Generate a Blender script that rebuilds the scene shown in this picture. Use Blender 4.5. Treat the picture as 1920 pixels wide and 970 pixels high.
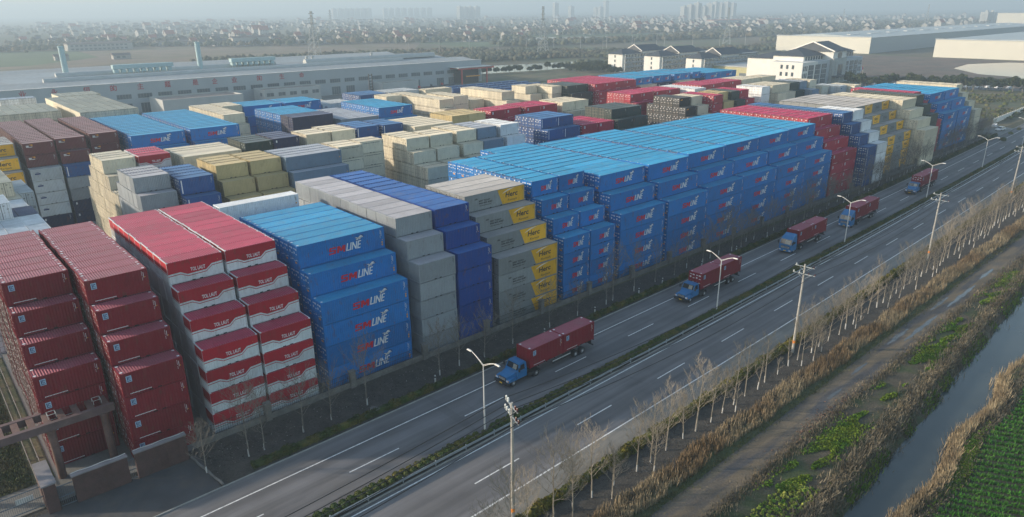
import bpy, math, random
import numpy as np
from mathutils import Vector, Matrix
from mathutils.bvhtree import BVHTree
R = math.radians
random.seed(7); rng = np.random.default_rng(7)
scene = bpy.context.scene
for o in list(bpy.data.objects): bpy.data.objects.remove(o)
COL = scene.collection

# ------------------------------------------------------------------ camera, sky, sun, exposure
FWD = Vector((0.6228133, 0.70420696, -0.34087557)); RGT = Vector((0.74702125, -0.66474703, -0.00840399))
UPV = Vector((0.23251418, 0.24940718, 0.94007086)); CAM = Vector((0, -71.8473, 43.9016))
FPX, CY = 1314.016, 493.934
cd = bpy.data.cameras.new('camera'); cam = bpy.data.objects.new('camera', cd); COL.objects.link(cam)
cam.matrix_world = Matrix(((RGT.x, UPV.x, -FWD.x, CAM.x), (RGT.y, UPV.y, -FWD.y, CAM.y), (RGT.z, UPV.z, -FWD.z, CAM.z), (0, 0, 0, 1)))
cd.sensor_width = 36; cd.lens = FPX / 1920 * 36; cd.shift_y = (CY - 485) / 1920
cd.clip_start = 0.5; cd.clip_end = 30000
scene.camera = cam
SUN = Vector((-2.6, 2.15, 1.0)).normalized()
w = bpy.data.worlds.new('World'); scene.world = w; w.use_nodes = True
nt = w.node_tree; bg = nt.nodes['Background']
sk = nt.nodes.new('ShaderNodeTexSky'); sk.sky_type = 'NISHITA'; sk.sun_disc = False
sk.sun_elevation = math.asin(SUN.z); sk.sun_rotation = math.atan2(SUN.x, SUN.y)
sk.air_density = 1.3; sk.dust_density = 1.0; sk.ozone_density = 1.0
nt.links.new(sk.outputs[0], bg.inputs[0]); bg.inputs[1].default_value = 0.13
sd = bpy.data.lights.new('sun', 'SUN'); sd.energy = 3.2; sd.angle = R(1.5); sd.color = (1, 0.84, 0.66)
so = bpy.data.objects.new('sun', sd); COL.objects.link(so); so.rotation_euler = (-SUN).to_track_quat('-Z', 'Y').to_euler()
vs = scene.view_settings; vs.view_transform = 'Standard'; vs.look = 'None'; vs.gamma = 1; vs.exposure = 0.86
scene.render.engine = 'CYCLES'; scene.cycles.volume_bounces = 0; scene.cycles.max_bounces = 6; scene.cycles.use_denoising = True

# ------------------------------------------------------------------ helpers
def tag(o, label=None, cat=None, group=None, kind=None):
    if label: o['label'] = label
    if cat: o['category'] = cat
    if group: o['group'] = group
    if kind: o['kind'] = kind
    return o
def empty(name, loc=(0, 0, 0), rz=0, label=None, cat=None, group=None, sc=None):
    o = bpy.data.objects.new(name, None); COL.objects.link(o); o.location = loc; o.rotation_euler = (0, 0, rz)
    o.empty_display_size = 0.3
    if sc: o.scale = sc
    return tag(o, label, cat, group)
def link(name, me, parent=None, loc=None, rz=None, sc=None):
    o = bpy.data.objects.new(name, me); COL.objects.link(o)
    if parent: o.parent = parent
    if loc is not None: o.location = loc
    if rz is not None: o.rotation_euler = (0, 0, rz)
    if sc is not None: o.scale = sc
    return o
def copy_tree(o, parent=None):
    c = o.copy(); COL.objects.link(c); c.parent = parent
    for ch in o.children: copy_tree(ch, c)
    return c

MATS = {}
def M(name, col, rough=0.65, var=0.15, scale=1.0, fine=0.08, fscale=12, dirt=0.0, dcol=(0.25, 0.2, 0.15), dscale=0.8, streak=False,
      bump=0.0, bscale=20, metal=0.0, rnd=0.0, island=0.0, rust=0.0, col2=None, c2scale=0.3, c2lo=0.45, c2hi=0.6, spec=0.5, stretch=None):
    if name in MATS: return MATS[name]
    m = bpy.data.materials.new(name); m.use_nodes = True; t = m.node_tree; N = t.nodes; L = t.links
    b = N['Principled BSDF']; b.inputs['Roughness'].default_value = rough; b.inputs['Metallic'].default_value = metal
    b.inputs['Specular IOR Level'].default_value = spec
    geo = N.new('ShaderNodeNewGeometry'); pos = geo.outputs['Position']
    if stretch:
        mp = N.new('ShaderNodeMapping'); mp.inputs['Scale'].default_value = stretch; L.new(pos, mp.inputs[0]); spos = mp.outputs[0]
    else: spos = pos
    def noise(s, v=pos, d=3):
        n = N.new('ShaderNodeTexNoise'); n.inputs['Scale'].default_value = s; n.inputs['Detail'].default_value = d; L.new(v, n.inputs['Vector']); return n.outputs['Fac']
    def mr(v, a, b_, c, d):
        n = N.new('ShaderNodeMapRange'); L.new(v, n.inputs[0])
        for i, x in enumerate((a, b_, c, d)): n.inputs[i + 1].default_value = x
        return n.outputs[0]
    def mixc(f, a, b_, mode='MIX'):
        n = N.new('ShaderNodeMix'); n.data_type = 'RGBA'; n.blend_type = mode
        if isinstance(f, float): n.inputs[0].default_value = f
        else: L.new(f, n.inputs[0])
        for i, x in ((6, a), (7, b_)):
            if isinstance(x, tuple): n.inputs[i].default_value = (*x, 1)
            else: L.new(x, n.inputs[i])
        return n.outputs[2]
    def mul(c, f):
        n = N.new('ShaderNodeVectorMath'); n.operation = 'SCALE'; L.new(f, n.inputs['Scale'])
        if isinstance(c, tuple): n.inputs[0].default_value = c
        else: L.new(c, n.inputs[0])
        return n.outputs[0]
    c = tuple(col)
    if col2: c = mixc(mr(noise(c2scale, spos, 5), c2lo, c2hi, 0, 1), c, tuple(col2))
    c = mul(c, mr(noise(scale, spos), 0.3, 0.7, 1 - var, 1 + var))
    if fine: c = mul(c, mr(noise(fscale, pos, 2), 0.3, 0.7, 1 - fine, 1 + fine))
    if rnd:
        oi = N.new('ShaderNodeObjectInfo'); c = mul(c, mr(oi.outputs['Random'], 0, 1, 1 - rnd, 1 + rnd))
    if island: c = mul(c, mr(geo.outputs['Random Per Island'], 0, 1, 1 - island, 1 + island))
    if dirt:
        if streak:
            mp2 = N.new('ShaderNodeMapping'); mp2.inputs['Scale'].default_value = (4, 4, 0.5); L.new(pos, mp2.inputs[0]); dv = mp2.outputs[0]
        else: dv = pos
        c = mixc(mr(noise(dscale, dv, 4), 0.5, 0.75, 0, dirt), c, tuple(dcol))
    if rust:
        mp3 = N.new('ShaderNodeMapping'); mp3.inputs['Scale'].default_value = (1.6, 1.6, 0.7); L.new(pos, mp3.inputs[0])
        c = mixc(mr(noise(1.3, mp3.outputs[0], 8), 0.60, 0.68, 0, rust), c, (0.13, 0.055, 0.03))
        c = mixc(mr(noise(0.7, mp3.outputs[0], 6), 0.60, 0.63, 0, rust * .6), c, mul(c, mr(noise(3.0, pos, 1), 0, 1, 0.55, 0.8)))
    L.new(c, b.inputs['Base Color'])
    if bump:
        bn = N.new('ShaderNodeBump'); bn.inputs['Strength'].default_value = bump; bn.inputs['Distance'].default_value = 0.1
        L.new(noise(bscale, pos, 4), bn.inputs['Height']); L.new(bn.outputs[0], b.inputs['Normal'])
    MATS[name] = m; return m

class MB:
    """collects geometry, builds it as ONE mesh"""
    def __init__(s): s.v = []; s.f = []; s.m = []; s.mats = []
    def mi(s, m):
        if m not in s.mats: s.mats.append(m)
        return s.mats.index(m)
    def add(s, vs_, fs, mat):
        k = len(s.v); i = s.mi(mat)
        s.v.extend([tuple(v) for v in vs_]); s.f.extend([tuple(k + j for j in f) for f in fs]); s.m.extend([i] * len(fs))
    def box(s, a, b, mat, skip=''):
        x0, y0, z0 = a; x1, y1, z1 = b
        V = [(x0, y0, z0), (x1, y0, z0), (x1, y1, z0), (x0, y1, z0), (x0, y0, z1), (x1, y0, z1), (x1, y1, z1), (x0, y1, z1)]
        F = [(0, 3, 2, 1), (4, 5, 6, 7), (0, 1, 5, 4), (1, 2, 6, 5), (2, 3, 7, 6), (3, 0, 4, 7)]
        if 'b' in skip: F = F[1:]
        s.add(V, F, mat)
    def hexa(s, V, mat): s.add(V, [(0, 3, 2, 1), (4, 5, 6, 7), (0, 1, 5, 4), (1, 2, 6, 5), (2, 3, 7, 6), (3, 0, 4, 7)], mat)
    def tube(s, p, q, r0, r1, mat, n=6, cap=True):
        p = Vector(p); q = Vector(q); d = (q - p)
        if d.length < 1e-6: return
        d.normalize(); a = d.orthogonal().normalized(); b = d.cross(a)
        V = []
        for c, r in ((p, r0), (q, r1)):
            for i in range(n):
                t = 2 * math.pi * i / n; V.append(c + a * (r * math.cos(t)) + b * (r * math.sin(t)))
        F = [(i, (i + 1) % n, n + (i + 1) % n, n + i) for i in range(n)]
        if cap: F += [tuple(range(n - 1, -1, -1)), tuple(range(n, 2 * n))]
        s.add(V, F, mat)
    def lathe(s, prof, mat, n=16, axis='z', c=(0, 0, 0)):
        V = []; F = []
        for r, h in prof:
            for i in range(n):
                t = 2 * math.pi * i / n; a, b = r * math.cos(t), r * math.sin(t)
                V.append((c[0] + a, c[1] + b, c[2] + h) if axis == 'z' else (c[0] + a, c[1] + h, c[2] + b))
        for k in range(len(prof) - 1):
            for i in range(n):
                j = (i + 1) % n; F.append((k * n + i, k * n + j, (k + 1) * n + j, (k + 1) * n + i))
        F.append(tuple(range(n - 1, -1, -1))); F.append(tuple(range((len(prof) - 1) * n, len(prof) * n)))
        s.add(V, F, mat)
    def mesh(s, name, smooth=False):
        me = bpy.data.meshes.new(name); me.from_pydata(s.v, [], s.f)
        for m in s.mats: me.materials.append(m)
        me.polygons.foreach_set('material_index', s.m)
        if smooth: me.polygons.foreach_set('use_smooth', [True] * len(s.f))
        me.update(); return me
    def build(s, name, parent=None, smooth=False, **k): return link(name, s.mesh(name, smooth), parent, **k)

def np_mesh(name, V, F, mats, mi=None):
    V = np.asarray(V, np.float32); F = np.asarray(F, np.int32); n, k = F.shape
    me = bpy.data.meshes.new(name); me.vertices.add(len(V)); me.vertices.foreach_set('co', V.ravel())
    me.loops.add(n * k); me.loops.foreach_set('vertex_index', F.ravel())
    me.polygons.add(n); me.polygons.foreach_set('loop_start', np.arange(0, n * k, k, dtype=np.int32))
    for m in mats: me.materials.append(m)
    if mi is not None: me.polygons.foreach_set('material_index', np.asarray(mi, np.int32))
    me.update(calc_edges=True); me.validate(); return me

_T = {}
def text_geo(s, shear=0.0, bold=0.0, res=2):
    """outline text as flat faces, normalised to the unit box"""
    k = (s, shear, bold)
    if k in _T: return _T[k]
    cu = bpy.data.curves.new('t', 'FONT'); cu.body = s; cu.shear = shear; cu.offset = bold; cu.resolution_u = res; cu.size = 1
    o = bpy.data.objects.new('t', cu); COL.objects.link(o)
    dg = bpy.context.evaluated_depsgraph_get(); ev = o.evaluated_get(dg); me = ev.to_mesh()
    V = np.array([v.co[:2] for v in me.vertices]); F = [tuple(p.vertices) for p in me.polygons]
    ev.to_mesh_clear(); bpy.data.objects.remove(o); bpy.data.curves.remove(cu)
    if len(V):
        mn = V.min(0); mx = V.max(0); asp = (mx[0] - mn[0]) / (mx[1] - mn[1]); V = (V - mn) / (mx - mn)
    else: asp = 1
    _T[k] = (V, F, asp); return _T[k]

def G(x): return 0.02 * x + 0.00005 * x * x if x > 0 else 0.02 * x     # the road's slow bend
ORD = ['first', 'second', 'third', 'fourth', 'fifth', 'sixth', 'seventh', 'eighth', 'ninth', 'tenth', 'eleventh', 'twelfth', 'thirteenth', 'fourteenth', 'fifteenth',
       'sixteenth', 'seventeenth', 'eighteenth', 'nineteenth', 'twentieth']
TENS = {20: 'twenty', 30: 'thirty', 40: 'forty', 50: 'fifty', 60: 'sixty', 70: 'seventy', 80: 'eighty', 90: 'ninety'}
def ordw(i):
    if i < 20: return ORD[i]
    n = i + 1
    if n >= 100: return 'hundred and ' + ordw(n - 101) if n > 100 else 'hundredth'
    t = n // 10 * 10; u = n % 10
    return TENS[t][:-1] + 'ieth' if u == 0 else TENS[t] + '-' + ORD[u - 1]

# ------------------------------------------------------------------ ground, water, roads
m_ground = M('ground_earth', (0.10, 0.085, 0.055), 0.95, 0.25, 0.02, 0.15, 1.5, col2=(0.07, 0.085, 0.035), c2scale=0.012, c2lo=0.42, c2hi=0.58)
m_soil = M('dark_soil', (0.055, 0.050, 0.043), 0.95, 0.3, 0.6, 0.35, 9, bump=0.8, bscale=6, dirt=0.5, dcol=(0.10, 0.095, 0.08), dscale=2.5)
def road_mat(name, col, worn):
    """asphalt with tyre-worn lanes, patches and stains that follow the road's bend"""
    m = M(name, col, 0.85, 0.10, 0.25, 0.10, 14, dirt=0.25, dcol=(0.15, 0.14, 0.125), dscale=0.22)
    t = m.node_tree; N = t.nodes; L = t.links; b = N['Principled BSDF']; src = b.inputs['Base Color'].links[0].from_socket
    geo = N.new('ShaderNodeNewGeometry'); sp = N.new('ShaderNodeSeparateXYZ'); L.new(geo.outputs['Position'], sp.inputs[0])
    def ma(op, a, b_=None):
        n = N.new('ShaderNodeMath'); n.operation = op
        for i, x in enumerate((a, b_)):
            if x is None: continue
            if isinstance(x, (int, float)): n.inputs[i].default_value = x
            else: L.new(x, n.inputs[i])
        return n.outputs[0]
    x = sp.outputs[0]; bend = ma('ADD', ma('MULTIPLY', x, 0.02), ma('MULTIPLY', ma('MULTIPLY', x, x), 0.00005)); yy = ma('SUBTRACT', sp.outputs[1], bend)
    def nz(sx, sy, det, lo, hi, a, b_):
        c = N.new('ShaderNodeCombineXYZ'); L.new(ma('MULTIPLY', x, sx), c.inputs[0]); L.new(ma('MULTIPLY', yy, sy), c.inputs[1])
        n = N.new('ShaderNodeTexNoise'); n.inputs['Scale'].default_value = 1; n.inputs['Detail'].default_value = det; L.new(c.outputs[0], n.inputs['Vector'])
        r = N.new('ShaderNodeMapRange'); L.new(n.outputs['Fac'], r.inputs[0])
        for i, v in enumerate((lo, hi, a, b_)): r.inputs[i + 1].default_value = v
        return r.outputs[0]
    f = ma('MULTIPLY', nz(0.012, 0.9, 3, .35, .65, 1 - worn, 1 + worn), nz(0.10, 0.5, 5, .56, .62, 1, .86))
    f = ma('MULTIPLY', f, nz(0.5, 0.03, 2, .68, .70, 1, .90))
    wv_ = ma('ADD', ma('MULTIPLY', ma('SINE', ma('MULTIPLY', yy, 3.5)), 0.05), 1.0); f = ma('MULTIPLY', f, wv_)
    v = N.new('ShaderNodeVectorMath'); v.operation = 'SCALE'; L.new(src, v.inputs[0]); L.new(f, v.inputs['Scale']); L.new(v.outputs[0], b.inputs['Base Color']); return m
m_asph = road_mat('asphalt', (0.142, 0.139, 0.142), 0.24); m_shoulder = road_mat('pale_asphalt', (0.215, 0.205, 0.182), 0.14)  # shoulder strip in a paler, warmer asphalt tone
m_line = M('road_paint', (0.72, 0.72, 0.70), 0.7, 0.15, 2.0, 0.2, 8, dirt=0.35, dcol=(0.12, 0.12, 0.12), dscale=3)
m_dirt = M('dirt_track', (0.165, 0.13, 0.088), 0.95, 0.22, 0.5, 0.15, 5, stretch=(0.12, 1, 1), col2=(0.075, 0.075, 0.078), c2scale=0.7, bump=0.6, bscale=4)
m_bank = M('bank_earth', (0.085, 0.07, 0.048), 0.95, 0.3, 0.5, 0.3, 5, bump=1, bscale=4, col2=(0.06, 0.075, 0.03), c2scale=0.35)
m_verge = M('verge_earth', (0.09, 0.075, 0.05), 0.95, 0.3, 0.35, 0.25, 6, col2=(0.05, 0.07, 0.025), c2scale=0.25, bump=0.8, bscale=4)
m_conc = M('yard_concrete', (0.17, 0.17, 0.16), 0.85, 0.2, 0.15, 0.1, 4)
m_field = M('field_soil', (0.03, 0.034, 0.018), 0.95, 0.2, 1, 0.2, 6)
def water(name, col, rough=0.08):
    m = M(name, col, rough, 0.12, 0.1, 0.0, bump=0.04, bscale=1.5); return m
m_water = water('canal_water', (0.055, 0.068, 0.068), 0.14)
m_pond = water('pond_water', (0.25, 0.25, 0.23), 0.15)

def canalL(x): return -55.6 + 0.055 * x if x < 300 else -39.1
def canalR(x): return -58.1 + 0.042 * x + 0.35 * math.sin(x * 0.33) if x < 300 else -45.5
xs = [-3000, -400, -60, -20] + list(range(0, 400, 4)) + [440, 500, 600, 700, 900, 1400, 2500, 5000, 9000]
V = []; F = []; mi = []
for x in xs:
    a, b = canalL(max(min(x, 420), -60)), canalR(max(min(x, 420), -60)); op = 1 if x < 440 else 0
    j = 0.35 * math.sin(x * 0.21) + 0.2 * math.sin(x * 0.5)
    for y, z in ((-4000, -.05), (b - 2.6, -.05), (b - 1.2, -.3 * op - .05), (b + .4, -1.8 * op - .05), (a - .5, -1.8 * op - .05), (a + 1.3 + j, -.35 * op - .05), (a + 2.4 + j, -.05), (9000, -.05)):
        V.append((x, y, z))
nc = 8
for i in range(len(xs) - 1):
    for k in range(nc - 1):
        F.append((i * nc + k, (i + 1) * nc + k, (i + 1) * nc + k + 1, i * nc + k + 1)); mi.append(1 if 1 <= k <= 5 and xs[i] < 440 and xs[i] > -100 else 0)
g = link('ground', np_mesh('ground', V, F, [m_ground, m_bank], mi)); tag(g, kind='structure')
def strip(name, x0, x1, f0, f1, z, mat, step=4, kind='structure'):
    n = max(1, int((x1 - x0) / step)); V = []; F = []
    for i in range(n + 1):
        x = x0 + (x1 - x0) * i / n; V += [(x, f0(x), z), (x, f1(x), z)]
    for i in range(n): F.append((2 * i, 2 * i + 2, 2 * i + 3, 2 * i + 1))
    o = link(name, np_mesh(name, V, F, [mat])); tag(o, kind=kind); return o
wv = strip('canal_water', -60, 438, lambda x: canalR(x) - 1.0, lambda x: canalL(x) + 1.0, -1.15, m_water)
strip('yard_pavement', -40, 290, lambda x: -1.6 + min(3.5, max(0, G(x) * .3)), lambda x: 300, -0.012, m_conc, 10)
strip('verge', -60, 300, lambda x: -10.3 + G(x), lambda x: -1.3, -0.03, m_soil)
strip('verge', -60, 400, lambda x: -39.2 + 0.012 * x, lambda x: -33.5 + G(x), -0.034, m_soil)
strip('verge', -60, 400, lambda x: canalL(x) + 2.2, lambda x: -43.5 + 0.012 * x, -0.038, m_verge)
strip('dirt_road', -60, 400, lambda x: -44.9 + 0.012 * x, lambda x: -41.2 + 0.012 * x, -0.026, m_dirt)
for (px0, px1, py, pw) in ((96, 104, -40.95, .28), (99, 112, -42.1, .3), (113, 121, -40.7, .25), (116, 130, -42.0, .3), (84, 89, -41.3, .2), (133, 141, -41.6, .28), (76, 80, -42.0, .22)): strip('puddle', px0, px1, lambda x, a=px0, b=px1, y=py, q=pw: y + .006 * (x - 100) - q * max(0, math.sin(math.pi * (x - a) / (b - a))) ** .6 * (1 + .3 * math.sin(x * 2)), lambda x, a=px0, b=px1, y=py, q=pw: y + .006 * (x - 100) + q * max(0, math.sin(math.pi * (x - a) / (b - a))) ** .6 * (1 + .3 * math.sin(x * 1.4)), -0.02, M('puddle_water', (0.10, 0.105, 0.105), 0.12), .5)
RX0, RX1 = -60, 640
strip('road', RX0, RX1, lambda x: -21.0 + G(x), lambda x: -10.35 + G(x), 0.0, m_asph)
strip('road', RX0, RX1, lambda x: -30.6 + G(x), lambda x: -22.3 + G(x), 0.0, m_asph)
strip('road_shoulder', RX0, RX1, lambda x: -33.4 + G(x), lambda x: -30.6 + G(x), 0.0, m_shoulder)
strip('road_apron', -20, 16.5, lambda x: -10.35 + G(x), lambda x: -2.6, -0.006, M('apron_asphalt', (0.06, 0.062, 0.066), 0.85, 0.2, 0.4, 0.1, 8, dirt=0.6, dcol=(0.12, 0.10, 0.08), dscale=0.35))
strip('median', RX0, RX1, lambda x: -22.3 + G(x), lambda x: -21.0 + G(x), 0.12, m_soil)
k = MB()
m_kerb = M('kerb_concrete', (0.3, 0.3, 0.28), 0.85)
for f in (-22.3, -21.0, -10.35, -33.4):
    for i in range(0, 680, 8):
        x = RX0 + i; w_ = 0.07
        z1 = 0.13 if f in (-22.3, -21.0) else 0.1
        k.hexa([(x, f - w_ + G(x), -.03), (x + 7.98, f - w_ + G(x + 8), -.03), (x + 7.98, f + w_ + G(x + 8), -.03), (x, f + w_ + G(x), -.03),
                (x, f - w_ + G(x), z1), (x + 7.98, f - w_ + G(x + 8), z1), (x + 7.98, f + w_ + G(x + 8), z1), (x, f + w_ + G(x), z1)], m_kerb)
tag(k.build('kerb'), kind='structure')
k = MB()
def mark(x0, x1, f, w_=0.075, z=0.004):
    n = max(1, int((x1 - x0) / 8))
    for i in range(n):
        a = x0 + (x1 - x0) * i / n; b = x0 + (x1 - x0) * (i + 1) / n
        k.add([(a, f - w_ + G(a), z), (b, f - w_ + G(b), z), (b, f + w_ + G(b), z), (a, f + w_ + G(a), z)], [(0, 1, 2, 3)], m_line)
mark(RX0, RX1, -13.25); mark(RX0, RX1, -22.85, 0.08); mark(RX0, RX1, -30.5, 0.085)
for i in range(45):
    mark(11.9 + 15.05 * i, 17.9 + 15.05 * i, -16.85); mark(5.1 + 15.05 * i, 11.1 + 15.05 * i, -27.0)
tag(k.build('lane_markings'), kind='structure')
# far land: flat sheets of fields, ponds, a river, roads
def sheet(name, pts, z, mat):
    me = bpy.data.meshes.new(name); me.from_pydata([(x, y, z) for x, y in pts], [], [tuple(range(len(pts)))]); me.materials.append(mat); me.update()
    if me.polygons[0].normal.z < 0: me.flip_normals()
    return tag(link(name, me), kind='structure')
m_green = M('winter_wheat', (0.06, 0.10, 0.04), 0.95, 0.2, 0.02, 0.1, 0.3)
m_fallow = M('fallow_field', (0.16, 0.12, 0.085), 0.95, 0.2, 0.03, 0.15, 0.4, col2=(0.11, 0.10, 0.06), c2scale=0.02)
m_scrub = M('scrub_land', (0.12, 0.105, 0.06), 0.95, 0.3, 0.15, 0.25, 1.0, col2=(0.07, 0.085, 0.04), c2scale=0.06, bump=1, bscale=1)
m_waste = M('waste_ground', (0.13, 0.09, 0.07), 0.95, 0.25, 0.06, 0.2, 0.5, col2=(0.10, 0.085, 0.065), c2scale=0.05)
sheet('field', [(-200, 700), (110, 700), (185, 790), (200, 985), (60, 1010), (-200, 1010)], 0.008, m_green)
sheet('field', [(-200, 430), (205, 430), (420, 560), (600, 800), (330, 1030), (-200, 1030)], 0.004, m_fallow)
sheet('field', [(560, 640), (980, 560), (1250, 800), (900, 1150), (640, 1000)], 0.0, m_green)
sheet('field', [(900, 420), (1900, 620), (1500, 1100), (1150, 900), (980, 540)], 0.006, m_fallow)
sheet('field', [(820, 330), (2600, 330), (2600, 560), (900, 420)], 0.010, M('grey_field', (0.10, 0.095, 0.06), 0.95, 0.3, 0.02))
sheet('waste_ground', [(455, 120), (480, 30), (715, 20), (715, 225), (560, 235), (470, 200)], 0.0, m_waste)
sheet('scrub', [(292, 4), (440, 6), (455, 60), (420, 110), (292, 105)], 0.0, m_scrub)
sheet('side_road', [(430, 118), (440, 120), (497, -12), (482, -12)], 0.012, m_asph)
sheet('side_road', [(560, 236), (715, 226), (715, 240), (560, 250)], 0.012, m_conc)
sheet('pond', [(650, 118), (600, 112), (560, 84), (552, 60), (520, 52), (512, 30), (530, 14), (700, 10), (690, 100)], 0.016, m_pond)
sheet('pond', [(318, 345), (372, 392), (470, 372), (505, 338), (460, 322), (380, 326), (332, 334)], 0.0, m_pond)
sheet('river', [(640, 780), (760, 880), (930, 740), (1000, 640), (940, 610), (840, 650), (720, 690)], 0.016, m_pond)
sheet('waste_ground', [(292, 260), (420, 270), (420, 312), (380, 322), (310, 330), (292, 300)], 0.0, m_scrub)
sheet('entrance_road', [(296, G(296) - 10.3), (318, G(318) - 10.3), (322, 10), (296, 8)], 0.004, m_conc)

# ------------------------------------------------------------------ shipping containers
W2 = 2.438 / 2
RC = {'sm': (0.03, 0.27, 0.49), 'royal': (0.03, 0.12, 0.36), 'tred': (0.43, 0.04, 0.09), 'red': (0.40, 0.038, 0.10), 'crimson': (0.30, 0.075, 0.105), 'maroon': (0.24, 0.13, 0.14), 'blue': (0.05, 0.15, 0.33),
      'grey': (0.36, 0.36, 0.39), 'herc': (0.38, 0.37, 0.36), 'slate': (0.32, 0.36, 0.42), 'navy': (0.07, 0.09, 0.16), 'green': (0.07, 0.095, 0.10), 'black': (0.06, 0.07, 0.08)}  # roof paint: real fading and dust, with sun and sky tint mixed into the colour
LIGHTK = {'cream', 'white', 'grey', 'silver', 'slate', 'tan', 'twhite', 'herc', 'yellow'}
def paint(name, col, **k):
    ru = 0.16 if name in LIGHTK else 0.42
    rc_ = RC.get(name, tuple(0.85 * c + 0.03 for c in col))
    return (M('paint_' + name, col, 0.55, 0.07, 0.5, 0.05, 6, dirt=0.15, dcol=(0.16, 0.12, 0.10), dscale=0.9, streak=True, rnd=0.15, island=0.0, spec=0.35, rust=ru, **k),
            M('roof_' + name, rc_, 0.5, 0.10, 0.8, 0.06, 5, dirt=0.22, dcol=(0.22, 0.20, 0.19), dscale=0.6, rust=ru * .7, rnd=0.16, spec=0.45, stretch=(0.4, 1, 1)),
            M('massed_paint_' + name, col, 0.55, 0.07, 0.5, 0.05, 6, dirt=0.15, dcol=(0.16, 0.12, 0.10), dscale=0.9, streak=True, island=0.12, spec=0.35, rust=ru),
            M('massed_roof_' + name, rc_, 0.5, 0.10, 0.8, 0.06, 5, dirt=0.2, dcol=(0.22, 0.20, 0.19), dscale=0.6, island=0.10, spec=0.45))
PC = {'crimson': (0.195, 0.005, 0.016), 'tred': (0.40, 0.006, 0.022), 'twhite': (0.62, 0.66, 0.68), 'sm': (0.002, 0.16, 0.47), 'royal': (0.004, 0.055, 0.28),
      'grey': (0.26, 0.29, 0.315), 'herc': (0.24, 0.26, 0.265), 'cream': (0.64, 0.585, 0.45), 'tan': (0.50, 0.40, 0.20), 'white': (0.72, 0.75, 0.77),
      'maroon': (0.13, 0.030, 0.034), 'green': (0.022, 0.042, 0.038), 'black': (0.02, 0.024, 0.028), 'navy': (0.013, 0.022, 0.075), 'slate': (0.16, 0.23, 0.31),
      'blue': (0.014, 0.075, 0.24), 'red': (0.34, 0.010, 0.038), 'silver': (0.45, 0.50, 0.53), 'yellow': (0.80, 0.42, 0.012)}
PAINT = {k_: paint(k_, c) for k_, c in PC.items()}
m_wh = M('decal_white', (0.72, 0.74, 0.76), 0.5, 0.05); m_rd = M('decal_red', (0.55, 0.008, 0.03), 0.5, 0.05); m_bk = M('decal_black', (0.015, 0.015, 0.018), 0.5, 0.05)
m_or = M('decal_orange', (0.75, 0.33, 0.02), 0.5, 0.05); m_lb = M('decal_pale_blue', (0.34, 0.50, 0.66), 0.5, 0.05); m_db = M('decal_navy', (0.01, 0.03, 0.14), 0.5, 0.05)
m_yl = PAINT['yellow'][0]; m_rod = M('galvanised_rod', (0.27, 0.25, 0.22), 0.5, 0.15, metal=0.3); m_dk = M('dark_gap', (0.01, 0.01, 0.012), 0.9)
m_steel = M('steel_edge', (0.5, 0.5, 0.5), 0.6)

def corr(mb, p0, du, dn, up, Lr, hgt, mat, pitch=0.278, dep=0.036):
    """corrugated sheet from p0 along du for Lr metres, rising along up; dn points outward"""
    n = max(1, round(Lr / pitch)); pt = Lr / n; V = []; F = []
    p0 = Vector(p0); du = Vector(du); dn = Vector(dn); up = Vector(up)
    prof = []
    for i in range(n):
        for a, d in ((0, dep), (0.27, dep), (0.5, 0), (0.77, 0)): prof.append((pt * (i + a), d))
    prof.append((Lr, dep))
    for a, d in prof:
        q = p0 + du * a + dn * (d - dep); V += [q, q + up * hgt]
    for i in range(len(prof) - 1): F.append((2 * i, 2 * i + 2, 2 * i + 3, 2 * i + 1))
    mb.add(V, F, mat)

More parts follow.
